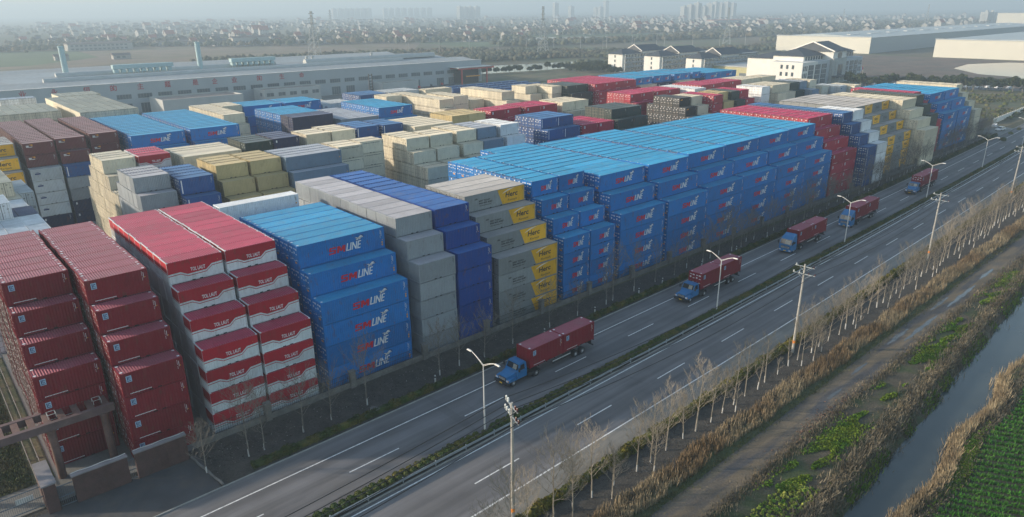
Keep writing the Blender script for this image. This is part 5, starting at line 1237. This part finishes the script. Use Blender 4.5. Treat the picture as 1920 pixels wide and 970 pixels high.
def dorm(x, y0, y1, Lx, label):
    r = empty('dormitory_block', (x, y0, 0), 0, label, 'building', 'white dormitory blocks beyond the yard'); W_ = y1 - y0; H_ = 12.4
    m = MB(); m.box((0, 0, 0), (Lx, W_, H_), m_ww); m.build('wall', r)
    m = MB(); hip(m, 0, 0, 22, W_, H_, H_ + 3.4, m_tile); m.build('roof', r)
    m = MB(); m.box((22, .4, H_), (Lx, W_ - .4, H_ + 1.5), m_ww); m.build('upper_wall', r)
    m = MB(); hip(m, 22, 0, 46, W_ + .5, H_ + 1.4, H_ + 5.6, m_tile, 1.0, True); m.build('roof', r)
    m = MB(); hip(m, 46, 0, Lx, W_, H_ + .6, H_ + 3.6, m_tile); m.build('roof', r)
    m = MB(); xx = 20.9
    for s, ya, yb in ((1, -1.0, W_ / 2), (-1, W_ / 2, W_ + 1.5)):
        za, zb = (H_ + 1.3, H_ + 5.6) if s > 0 else (H_ + 5.6, H_ + 1.3); m.hexa([(xx - .15, ya, za), (xx, ya, za), (xx, yb, zb), (xx - .15, yb, zb), (xx - .15, ya, za + .6), (xx, ya, za + .6), (xx, yb, zb + .6), (xx - .15, yb, zb + .6)], m_trim)
    m.build('gable_trim', r)
    for f in range(4):
        m = MB(); z = 3.1 * f; m.box((1.5, -1.5, z + 2.85), (Lx - 1, 0, z + 3.05), m_bal)
        m.box((1.5, -1.5, z + .05), (Lx - 1, -1.42, z + 1.0), m_bal)
        for k_ in range(int((Lx - 2) / 3.6) + 1): m.box((1.5 + 3.6 * k_, -1.5, z), (1.75 + 3.6 * k_, 0, z + 2.85), m_trim)
        m.build('balcony', r)
        m = MB()
        for k_ in range(int((Lx - 2) / 3.6)): m.box((2.3 + 3.6 * k_, -.05, z + .3), (4.5 + 3.6 * k_, 0, z + 2.5), m_gl2)
        m.build('window_row', r)
        if f: m = MB(); m.box((-.05, W_ * .47, z + .6), (0, W_ * .56, z + 2.3), m_gl2); m.build('window', r)
dorm(411, 270, 283.5, 62, 'white four-storey dormitory with dark roof, leftmost of three'); dorm(410, 236, 249.5, 62, 'white four-storey dormitory with dark roof, middle of three'); dorm(408, 201, 213, 70, 'white four-storey dormitory with dark roof, right one of three')
r = empty('canteen_building', (420, 170, 0), 0, 'low yellowish building between dormitories and office block', 'building'); m = MB(); m.box((0, 0, 0), (40, 30, 7.5), M('yellow_render', (0.42, 0.40, 0.22), .8, .1)); m.build('wall', r)
m = MB(); m.box((-.05, 3, 1), (0, 10, 4), m_fwin); m.build('window', r); m = MB(); m.box((-.4, -.4, 7.5), (40.4, 30.4, 8), m_fwl); m.build('roof', r)
# office block
r = empty('office_building', (398, 127, 0), 0, 'large white office building with dark tiled roofs and tall glass bays', 'building'); OL = 78
m = MB(); m.box((0, 0, 0), (18, 20, 13.8), m_ww); m.box((18, 0, 0), (OL, 26, 13.8), m_pan); m.build('wall', r)
m = MB(); m.box((12, 20, 0), (40, 42, 14.5), m_ww); m.build('rear_wing', r); m = MB(); hip(m, 12, 20, 40, 42, 14.5, 18.0, m_tile); m.build('roof', r)
m = MB(); m.box((10, 5, 13.8), (36, 24, 16.6), m_ww); m.build('upper_storey', r); m = MB(); hip(m, 10, 5, 36, 24, 16.6, 20.6, m_tile, 1.2); m.build('roof', r)
m = MB(); m.box((34, -1.2, 13.8), (51, 24, 18.6), m_ww); m.build('upper_storey', r); m = MB(); hip(m, 34, -1.2, 51, 24, 18.6, 23.8, m_tile, 1.3, True); m.build('roof', r)
m = MB(); m.box((51, 3, 13.8), (70, 22, 17.4), m_pan); m.build('upper_storey', r); m = MB(); hip(m, 51, 3, 70, 22, 17.4, 21.4, m_tile, 1.2); m.build('roof', r)
m = MB()
for s, ya, yb in ((1, -2.6, 11.4), (-1, 11.4, 25.4)):
    za, zb = (18.3, 23.6) if s > 0 else (23.6, 18.3); m.hexa([(32.3, ya, za), (32.6, ya, za), (32.6, yb, zb), (32.3, yb, zb), (32.3, ya, za + .7), (32.6, ya, za + .7), (32.6, yb, zb + .7), (32.3, yb, zb + .7)], m_trim)
m.build('gable_trim', r)
m = MB(); m.box((33.5, -2.2, 0), (50.5, 0, 14.6), m_stn); m.box((36, -2.6, 1), (48, -2.2, 13.2), m_stn); m.box((39, -2.75, 3), (45, -2.6, 11), m_gl2); m.build('portal', r)
for (a, b) in ((7.5, 13.5), (15.5, 21.5), (23.5, 29.5), (53, 58.5), (60.5, 65.5), (67, 71.5)):
    m = MB(); m.box((a, -.12, .8), (b, 0, 12.0), m_gl2)
    for k_ in range(1, 5): m.box((a + (b - a) * k_ / 5 - .06, -.2, .8), (a + (b - a) * k_ / 5 + .06, -.12, 12), m_pan)
    for z in (3.4, 6.2, 9): m.box((a, -.2, z), (b, -.12, z + .3), m_pan)
    m.build('glass_bay', r)
for a in (1.2, 3.0, 4.8, 72.8, 74.6, 76.2):
    for z in (1, 5, 9): m = MB(); m.box((a, -.08, z), (a + .9, 0, z + 2.7), m_gl2); m.build('window', r)
for a in (5, 8.5, 12):
    for z in (2, 6, 10): m = MB(); m.box((-.08, a, z), (0, a + 1.4, z + 2.2), m_gl2); m.build('window', r)
m = MB()
for a in np.arange(12, 34, 3.2): m.box((a, 4.9, 14.2), (a + 2.2, 5.0, 16.2), m_gl2)
for a in np.arange(52, 69, 3.2): m.box((a, 2.9, 14.4), (a + 2.2, 3.0, 16.8), m_gl2)
m.box((40, -1.3, 14.6), (45, -1.2, 17.8), m_gl2); m.build('window_row', r)
m = MB(); m.box((33, -7, 4.0), (51, -2.2, 4.6), m_tile); m.box((34, -6.6, 0), (34.8, -5.8, 4), m_stn); m.box((49, -6.6, 0), (49.8, -5.8, 4), m_stn); m.build('porch', r)
# warehouses
m_crm = M('cream_sheet', (0.60, 0.59, 0.52), 0.6, 0.03, .05, 0.02, 1); m_wr = M('warehouse_roof', (0.40, 0.45, 0.46), 0.55, 0.1, .02, .05, .2, stretch=(.2, 1, 1)); m_wsh = M('warehouse_side_shade', (0.26, 0.31, 0.34), .6, .05)  # m_wsh: shade on the road-facing side put into the wall colour
def shed(x, y, X, Y, H, label, side=True):
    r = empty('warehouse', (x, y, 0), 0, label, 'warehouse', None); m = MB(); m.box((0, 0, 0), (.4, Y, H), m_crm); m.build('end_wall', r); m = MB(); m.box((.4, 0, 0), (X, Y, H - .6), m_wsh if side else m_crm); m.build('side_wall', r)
    m = MB(); m.add([(.4, -.6, H - .3), (X, -.6, H - .3), (X, Y / 2, H + 2.2), (.4, Y / 2, H + 2.2), (X, Y + .6, H - .3), (.4, Y + .6, H - .3)], [(0, 1, 2, 3), (3, 2, 4, 5), (1, 4, 2), (0, 3, 5), (0, 5, 4, 1)], m_wr); m.build('roof', r)
    m = MB(); m.box((-.5, -.5, H), (.6, Y + .5, H + .7), m_pan); m.build('fascia', r)
    m = MB()
    for i in range(12): m.box((20 + (X - 40) * i / 12, Y * .3, H + 1.2), (20 + (X - 40) * (i + .5) / 12, Y * .34, H + 1.75), m_lampw)
    m.build('skylight_strip', r); return r
shed(733, 229, 620, 98, 15.2, 'huge cream warehouse beyond the office with long side greyed by painted shade'); shed(722, -60, 330, 228, 15.2, 'huge cream warehouse at the right edge of view', False); shed(1842, 200, 600, 228, 27, 'distant tall cream warehouse at top right', False)
# gatehouse, car, fence, flag
m_car = M('car_white', (0.75, 0.76, 0.77), .3); m_gh = M('gatehouse_brown', (0.10, 0.07, 0.065), .8, .15)
r = empty('gatehouse', (298, 8, 0), R(3), 'small dark brown gatehouse at the far corner of the yard', 'gatehouse'); m = MB(); m.box((0, 0, 0), (9, 5, 3.4), m_gh); m.build('wall', r); m = MB(); m.box((-.8, -.8, 3.4), (9.8, 5.8, 4), m_gh); m.build('roof', r)
for x in (1.5, 5.5): m = MB(); m.box((x, -.06, 1), (x + 2, 0, 2.6), m_gl2); m.build('window', r)
def car(x, y, rz, mat, label, grp=None):
    r = empty('parked_car', (x, y, 0), rz, label, 'car', grp); m = MB()
    m.hexa([(-2.2, -.88, .35), (2.2, -.88, .35), (2.2, .88, .35), (-2.2, .88, .35), (-2.15, -.84, .9), (2.05, -.84, .82), (2.05, .84, .82), (-2.15, .84, .9)], mat)
    m.hexa([(-1.6, -.8, .9), (1.1, -.8, .86), (1.1, .8, .86), (-1.6, .8, .9), (-1.1, -.66, 1.42), (.4, -.66, 1.42), (.4, .66, 1.42), (-1.1, .66, 1.42)], mat); m.build('body', r)
    g_ = MB()
    for s in (-1, 1): g_.add([(-1.4, s * .80, .95), (.95, s * .80, .92), (.38, s * .68, 1.36), (-1.02, s * .68, 1.36)], [(0, 1, 2, 3)], m_glass)
    g_.add([(1.09, -.7, .92), (1.09, .7, .92), (.46, .6, 1.38), (.46, -.6, 1.38)], [(0, 1, 2, 3)], m_glass); g_.build('windows', r)
    for a in (-1.35, 1.35):
        for s in (-1, 1): w_ = MB(); w_.tube((a, s * .7, .32), (a, s * .9, .32), .32, .32, m_tyre, 10); w_.build('wheel', r)
    return r
car(309, 3.2, R(170), m_car, 'white car turning at the gatehouse'); car(316, 7.0, R(8), m_car, 'second white car behind the one at the gatehouse')
r = empty('white_fence', (324, 10, 0), R(2), 'white panel fence beyond the gatehouse', 'fence')
for i in range(18): m = MB(); m.box((2.6 * i, -.05, .1), (2.6 * i + 2.4, .05, 2.0), m_trim); m.build('panel', r); m = MB(); m.box((2.6 * i + 2.4, -.1, 0), (2.6 * i + 2.6, .1, 2.2), m_trim); m.build('post', r)
r = empty('flag', (424, 104, 0), 0, 'red and pale blue flag on pole before the office', 'flag'); m = MB(); m.tube((0, 0, 0), (0, 0, 12), .1, .06, m_lampw, 6); m.build('pole', r)
m = MB(); 
for i in range(6): m.add([(-.5 * i, .1 * math.sin(i), 11.8 - .12 * i), (-.5 * i - .5, .1 * math.sin(i + 1), 11.68 - .12 * i), (-.5 * i - .5, .1 * math.sin(i + 1), 9.9 - .12 * i), (-.5 * i, .1 * math.sin(i), 10.0 - .12 * i)], [(0, 1, 2, 3)], m_rd if i < 3 else m_lb)
m.build('cloth', r)

# ------------------------------------------------------------------ trees beyond the yard
def ever(seed, H, wdt):
    r_ = np.random.default_rng(seed); n = 900; c = r_.normal(size=(14, 3)); c[:, 2] = np.abs(c[:, 2]); c /= np.linalg.norm(c, axis=1)[:, None]; c *= np.array([wdt * .55, wdt * .55, H * .30]); c[:, 2] += H * .48
    k_ = r_.integers(0, 14, n); d = r_.normal(size=(n, 3)); d /= np.linalg.norm(d, axis=1)[:, None]; P_ = c[k_] + d * (wdt * .34) * r_.uniform(.5, 1.05, n)[:, None]; P_[:, 2] = np.maximum(P_[:, 2], H * .25)
    t_ = MB(); t_.tube((0, 0, 0), (0, 0, H * .6), .2, .09, m_barkd, 6)
    for i in range(7): t_.tube((0, 0, H * (.28 + .04 * i)), tuple(c[i]), .07, .03, m_barkd, 4)
    return leaves('crown', P_, .32, [m_tleaf]), t_.mesh('trunk')
EV = [ever(1, 6.6, 3.6), ever(2, 7.4, 3.4), ever(3, 5.6, 3.2)]
def etree(x, y, s, lab, grp):
    r = empty('leafy_tree', (x, y, 0), rng.uniform(0, 6), lab, 'tree', grp, (s, s, s)); a = EV[rng.integers(3)]; link('crown', a[0], r); link('trunk', a[1], r)
for i in range(22): etree(322 + 5.2 * i + rng.uniform(-1, 1), 330 - 1.5 * i * .9 + rng.uniform(-1.5, 1.5), rng.uniform(.75, 1.05), 'dark green tree by the pond behind the yard, %s from left' % ordw(i), 'trees lining the pond behind the yard')
for i in range(46):
    t_ = i / 45; etree(424 + 56 * t_ + rng.uniform(-4, 4), 112 - 122 * t_ + rng.uniform(-1.5, 1.5), rng.uniform(.8, 1.35), 'dark green roadside tree beyond the scrub, %s from the office' % ordw(i), 'trees lining the road beyond the scrub')
for i in range(34): etree(396 + rng.uniform(-10, 22), 282 + rng.uniform(-12, 24) * (i % 3), rng.uniform(.6, 1), 'dark green tree before the dormitories, %s planted' % ordw(i), 'trees around the dormitories')
for i in range(26):
    t_ = i / 25; car(441 + 52 * t_ , 108 - 118 * t_ + rng.uniform(-.6, .6), R(-20 + rng.uniform(-8, 8)), m_car if rng.random() < .7 else m_chas, 'car parked behind the roadside trees, %s from the office' % ordw(i), 'cars parked behind the roadside trees')
# woods: countless shrubs and trees far off
m_wood = M('far_foliage', (0.058, 0.068, 0.042), 0.95, 0.3, .05, 0.2, .5, island=.35, col2=(0.085, 0.07, 0.045), c2scale=.02)
_ico = [(0, 0, 1), (.894, 0, .447), (.276, .851, .447), (-.724, .526, .447), (-.724, -.526, .447), (.276, -.851, .447), (.724, .526, -.3), (-.276, .851, -.3), (-.894, 0, -.3), (-.276, -.851, -.3), (.724, -.526, -.3)]
_icf = [(0, 1, 2), (0, 2, 3), (0, 3, 4), (0, 4, 5), (0, 5, 1), (1, 6, 2), (2, 7, 3), (3, 8, 4), (4, 9, 5), (5, 10, 1), (2, 6, 7), (3, 7, 8), (4, 8, 9), (5, 9, 10), (1, 10, 6)]
def wood(name, pts, label, smin=1.6, smax=3.4, mat=None):
    ic = np.array(_ico); V = []; F = []; 
    for i, (x, y) in enumerate(pts):
        s = rng.uniform(smin, smax); v = ic * (s * rng.uniform(.7, 1.3, (11, 3))) * np.array([1, 1, .95]); v += np.array([x, y, s * .75]); V.append(v); F.append(np.array(_icf) + 11 * i)
    o = link(name, np_mesh(name, np.concatenate(V), np.concatenate(F), [mat or m_wood])); return tag(o, label, 'trees', None, 'stuff')
def band(x0, y0, x1, y1, wd, n):
    t_ = rng.random(n); return np.stack([x0 + (x1 - x0) * t_ + rng.normal(size=n) * wd * .5, y0 + (y1 - y0) * t_ + rng.normal(size=n) * wd], 1)
wood('woods', np.concatenate([band(330, 470, 640, 400, 14, 1100), band(380, 520, 560, 470, 22, 700), band(230, 620, 520, 560, 9, 650), band(520, 380, 900, 330, 12, 900), band(430, 330, 520, 300, 9, 220)]), 'dark belt of trees and shrubs behind the pond')
wood('woods', np.concatenate([band(600, 620, 1300, 520, 16, 900), band(900, 420, 1700, 300, 16, 900), band(560, 900, 1300, 1050, 40, 1200), band(1000, 640, 1800, 560, 20, 700), band(-200, 1020, 500, 1000, 20, 600), band(1600, 800, 3000, 500, 60, 1200)]), 'far dark belts of trees across the plain', 2.2, 5)
wood('woods', np.concatenate([np.stack([rng.uniform(200, 3200, 2200), rng.uniform(1050, 3000, 2200)], 1), band(330, 950, 760, 740, 30, 300), band(200, 1180, 760, 900, 60, 450), band(900, 860, 1500, 700, 50, 350), band(700, 1180, 1600, 900, 80, 600)]), 'scattered far trees between the village houses', 2.5, 6)
wood('scrub', np.concatenate([band(296, 20, 440, 20, 20, 150), band(296, 60, 430, 70, 20, 180)]), 'low bushes on the open ground beyond the yard', .5, 1.2, m_low)
# ------------------------------------------------------------------ pylons
m_pyl = M('pylon_steel', (0.34, 0.37, 0.38), .6)
def pylon(x, y, H, s, label):
    m = MB(); w0 = 4.2 * s
    def lv(t_): return w0 * (1 - t_) ** 1.3 + .55 * s if t_ < .7 else .7 * s
    lvls = [0, .14, .27, .39, .5, .6, .7, .78, .86, .93, 1]
    for i in range(len(lvls) - 1):
        a, b = lv(lvls[i]) / 2 * 1.6, lv(lvls[i + 1]) / 2 * 1.6; za, zb = H * lvls[i], H * lvls[i + 1]
        ca = [(-a, -a), (a, -a), (a, a), (-a, a)]; cb = [(-b, -b), (b, -b), (b, b), (-b, b)]
        for k_ in range(4):
            j = (k_ + 1) % 4; th = .16 * s
            m.tube((*ca[k_], za), (*cb[k_], zb), th, th, m_pyl, 4, False); m.tube((*ca[k_], za), (*cb[j], zb), th * .6, th * .6, m_pyl, 3, False); m.tube((*ca[j], za), (*cb[k_], zb), th * .6, th * .6, m_pyl, 3, False)
    tw = m.build('lattice_tower', None); r = empty('electricity_pylon', (x, y, 0), R(25), label, 'pylon', 'electricity pylons across the plain'); tw.parent = r
    for z, w_ in ((.74, 5.5), (.84, 4.2), (.94, 3.2)):
        m = MB(); m.tube((-w_ * s, 0, H * z), (0, 0, H * z + 1.2 * s), .14 * s, .14 * s, m_pyl, 3); m.tube((w_ * s, 0, H * z), (0, 0, H * z + 1.2 * s), .14 * s, .14 * s, m_pyl, 3); m.tube((-w_ * s, 0, H * z), (w_ * s, 0, H * z), .14 * s, .14 * s, m_pyl, 3); m.build('crossarm', r)
pylon(505, 450, 46.5, 1.25, 'lattice pylon standing by the dark wood behind the pond'); pylon(327, 583, 44, 1.3, 'lattice pylon rising behind the long factory'); pylon(820, 442, 44, 1.2, 'lattice pylon above the office roofs'); pylon(1287, 509, 40, 1.2, 'lattice pylon beyond the large cream warehouse')
pylon(1475, 440, 46, 1.2, 'lattice pylon right of the large warehouse, far off'); pylon(700, 1250, 46, 1.3, 'farthest pylon faint over the village')
m_cp = M('pole_far', (.4, .4, .38), .8)
for i in range(16): 
    x, y = ((420 + 30 * i, 560 - 12 * i) if i < 10 else (560 + 40 * (i - 10), 420 - 8 * (i - 10)))
    r = empty('telegraph_pole', (x, y, 0), 0, 'thin pale telegraph pole in the scrub behind the pond, %s along' % ordw(i), 'pole', 'telegraph poles behind the pond'); m = MB(); m.tube((0, 0, 0), (0, 0, 15), .22, .16, m_cp, 5); m.build('pole', r); m = MB(); m.box((-1.2, -.1, 14), (1.2, .1, 14.25), m_cp); m.build('crossarm', r)
# ------------------------------------------------------------------ village, sheds and towers far away
m_hw = M('house_white', (0.36, 0.355, 0.34), .8, .2, .01, island=.15); m_hr = M('house_roof', (0.10, 0.085, 0.085), .8, .2, .05); m_hred = M('house_red_roof', (0.34, 0.11, 0.09), .8, .1); m_hwin = M('house_window', (0.10, 0.12, 0.14), .4)
def house_mesh(sx, sy, h, rh, red=False, tower=False):
    m = MB(); m.box((-sx, -sy, 0), (sx, sy, h), m_hw); rf = m_hred if red else m_hr; o_ = .6
    m.add([(-sx - .02, -sy, h), (-sx - .02, sy, h), (-sx - .02, 0, h + rh), (sx + .02, -sy, h), (sx + .02, sy, h), (sx + .02, 0, h + rh)], [(0, 2, 1), (3, 4, 5)], m_hw)
    m.add([(-sx - o_, -sy - o_, h - .2), (sx + o_, -sy - o_, h - .2), (sx + o_, 0, h + rh + .2), (-sx - o_, 0, h + rh + .2), (sx + o_, sy + o_, h - .2), (-sx - o_, sy + o_, h - .2)], [(0, 1, 2, 3), (3, 2, 4, 5)], rf)
    n = int(sx * 2 / 3); 
    for f in range(int(h / 3)):
        for i in range(n): m.box((-sx + 1 + 3 * i, -sy - .05, 1 + 3 * f), (-sx + 2.4 + 3 * i, -sy, 2.4 + 3 * f), m_hwin)
        m.box((-sx - .05, -1, 1 + 3 * f), (-sx, .4, 2.4 + 3 * f), m_hwin)
    if tower: m.box((-sx, -sy - 2.5, 0), (-sx + 3.5, -sy, h + 2), m_hw); m.add([(-sx - .3, -sy - 2.8, h + 2), (-sx + 3.8, -sy - 2.8, h + 2), (-sx + 3.8, -sy + .3, h + 2), (-sx - .3, -sy + .3, h + 2), (-sx + 1.7, -sy - 1.2, h + 6)], [(0, 1, 4), (1, 2, 4), (2, 3, 4), (3, 0, 4)], rf)
    return m.mesh('village_house')
HM = [house_mesh(5.5, 5, 8.5, 4), house_mesh(7, 5, 9, 3.5, False, True), house_mesh(5, 4.5, 6.5, 3.5), house_mesh(5.5, 5, 9, 4.5, True), house_mesh(9, 5, 7, 3)]
nh = 0; hp = []
def clear(x, y, d): return all((x - a) ** 2 + (y - b) ** 2 > d * d for a, b in hp[-200:])
rows_ = [((330, 950), (760, 740), 34, 2), ((200, 1180), (760, 900), 60, 3), ((900, 860), (1500, 700), 40, 3), ((700, 1180), (1600, 900), 80, 3)]
gi = 0
for (a, b, n_, dep) in rows_:
    for i in range(n_):
        t_ = (i + rng.uniform(-.3, .3)) / n_; x = a[0] + (b[0] - a[0]) * t_; y = a[1] + (b[1] - a[1]) * t_; x += rng.normal() * 10; y += rng.random() ** 1.5 * 60 * dep * .6
        if not clear(x, y, 15): continue
        hp.append((x, y)); k_ = rng.integers(0, 5) if rng.random() < .8 else 3
        o = link('village_house', HM[k_], None, (x, y, 0), rng.choice([0, .06, -.1, .18]), tuple([rng.uniform(.62, .98)] * 3)); tag(o, 'small pale village house with pitched roof among others across the plain', 'house', 'far village houses'); nh += 1
V = MB()
rest = []
for i in range(900):
    d = rng.uniform(1300, 3600); a = rng.uniform(.28, 1.42); x, y = d * math.cos(a), d * math.sin(a) - 72
    if rng.random() < .25 + .35 * math.sin(a * 9) + .2 * math.sin(d * .004): continue
    rest.append((x, y))
def mass(name, me, pts, label, cat, smin=.9, smax=1.5):
    v0 = np.array([v.co[:] for v in me.vertices]); f0 = [tuple(p_.vertices) for p_ in me.polygons]; mi0 = [p_.material_index for p_ in me.polygons]; VV = []; FF = []; II = []; off = 0
    for (x, y) in pts:
        s = rng.uniform(smin, smax); c_, s_ = math.cos(rng.uniform(-.3, .3)), math.sin(rng.uniform(-.3, .3)); q = v0 * s; q = np.stack([q[:, 0] * c_ - q[:, 1] * s_ + x, q[:, 0] * s_ + q[:, 1] * c_ + y, q[:, 2]], 1); VV.append(q)
        FF += [tuple(off + j for j in f) for f in f0]; II += mi0; off += len(q)
    m2 = bpy.data.meshes.new(name); m2.from_pydata(np.concatenate(VV).tolist(), [], FF)
    for mm in me.materials: m2.materials.append(mm)
    m2.polygons.foreach_set('material_index', II); m2.update(); o = link(name, m2); tag(o, label, cat, None, 'stuff')
mass('far_village', HM[0], rest[::2], 'countless far houses dissolving in the haze', 'houses', .6, 1.1); mass('far_village', HM[3], rest[1::8], 'far red-roofed houses dissolving in the haze', 'houses'); mass('far_village', HM[2], rest[3::4], 'far small houses dissolving in the haze', 'houses')
m_tw = M('tower_wall', (0.42, 0.43, 0.42), .8, .1); m_twb = M('tower_band', (0.25, 0.28, 0.30), .7)
def tower(x, y, w_, d_, h, label, col=m_tw):
    r = empty('apartment_tower', (x, y, 0), rng.uniform(-.2, .2), label, 'tower block', 'apartment towers on the horizon'); m = MB(); m.box((0, 0, 0), (w_, d_, h), col); m.box((w_ * .3, d_ * .3, h), (w_ * .6, d_ * .6, h + 4), col); m.build('wall', r)
    m = MB(); n = int(h / 3.2)
    for i in range(n): m.box((w_ * .08, -.3, 1 + 3.2 * i), (w_ * .92, 0, 2.4 + 3.2 * i), m_twb); m.box((-.3, d_ * .15, 1 + 3.2 * i), (0, d_ * .85, 2.4 + 3.2 * i), m_twb)
    m.build('window_bands', r)
def at(u, d):       # point at distance d seen in image column u near the horizon
    dv = FWD * FPX + RGT * (u - 960) - UPV * (30 - CY); dv.z = 0; dv.normalize(); return CAM.x + dv.x * d, CAM.y + dv.y * d
TW = [(862, 3300, 60), (872, 3300, 58), (882, 3320, 60), (892, 3300, 59)] + [(1040, 3600, 74), (1070, 3650, 58), (1125, 3700, 54), (1118, 3720, 50), (1135, 3900, 86)] + [(1282 + 13 * i, 2700, 50 + 6 * (i % 3)) for i in range(5)] + [(1330 + 11 * i, 3100, 62 + 5 * (i % 2)) for i in range(5)] + [(625 + 11 * i, 4200, 58) for i in range(7)] + [(720 + 12 * i, 4300, 58) for i in range(8)] + [(1852, 2300, 28), (1864, 2320, 28)]
for i, (u, d, h) in enumerate(TW):
    x, y = at(u, d); tower(x, y, 24, 18, h * .95, 'hazy apartment tower on the horizon, %s in sequence from centre' % ordw(i))
def farshed(x, y, X, Y, H, red, label):
    r = empty('far_factory', (x, y, 0), 0, label, 'building'); m = MB(); m.box((0, 0, 0), (X, Y, H), m_hw); m.build('wall', r); m = MB(); hip(m, 0, 0, X, Y, H, H + 2, m_hred if red else m_hr, .5, True); m.build('roof', r)
    for f in range(max(1, int(H / 4))): m = MB(); [m.box((3 + 5 * i, -.1, 1.2 + 4 * f), (6 + 5 * i, 0, 3 + 4 * f), m_hwin) for i in range(int(X / 5) - 1)]; m.build('window_row', r)
farshed(188, 950, 72, 22, 8, False, 'long two-storey building beyond the green field'); farshed(300, 985, 90, 18, 6, False, 'long low shed right of the two-storey building'); farshed(372, 905, 50, 14, 11, False, 'white row building behind the right chimney')
farshed(1660, 1010, 140, 26, 12, True, 'far factory with red roof on the right'); farshed(1830, 960, 90, 24, 12, True, 'second far factory with red roof'); farshed(1180, 880, 60, 16, 6, False, 'small white shed beyond the wheat field')
farshed(140, 760, 12, 8, 4, False, 'small white hut on the fallow field'); farshed(186, 735, 16, 9, 4, False, 'white gabled hut beside the tree belt'); farshed(1320, 420, 16, 9, 5, False, 'white hut beside the far tree belt')
m = MB()
for i in range(46): m.box((300 + 4.4 * i, 625 - 2.1 * i + rng.uniform(-2, 2), 0), (302.6 + 4.4 * i, 626.6 - 2.1 * i, 1.6 + rng.random()), m_hw)
tag(m.build('white_graves'), 'scattered small white huts and graves along the tree belt', 'huts', None, 'stuff')
HAZE = 0.00047

# ------------------------------------------------------------------ the air
hz = MB(); hm = bpy.data.materials.new('haze_air'); hm.use_nodes = True; t = hm.node_tree
for n in list(t.nodes):
    if n.type != 'OUTPUT_MATERIAL': t.nodes.remove(n)
pv = t.nodes.new('ShaderNodeVolumePrincipled'); pv.inputs['Color'].default_value = (0.68, 0.85, 1.0, 1); pv.inputs['Density'].default_value = HAZE
pv.inputs['Anisotropy'].default_value = 0.15
out_ = [n for n in t.nodes if n.type == 'OUTPUT_MATERIAL'][0]; t.links.new(pv.outputs[0], out_.inputs['Volume'])
hz.box((-3600, -4600, -3.4), (9800, 9600, 125), hm); tag(hz.build('haze'), 'thin pale haze over the whole plain', 'haze', None, 'stuff')
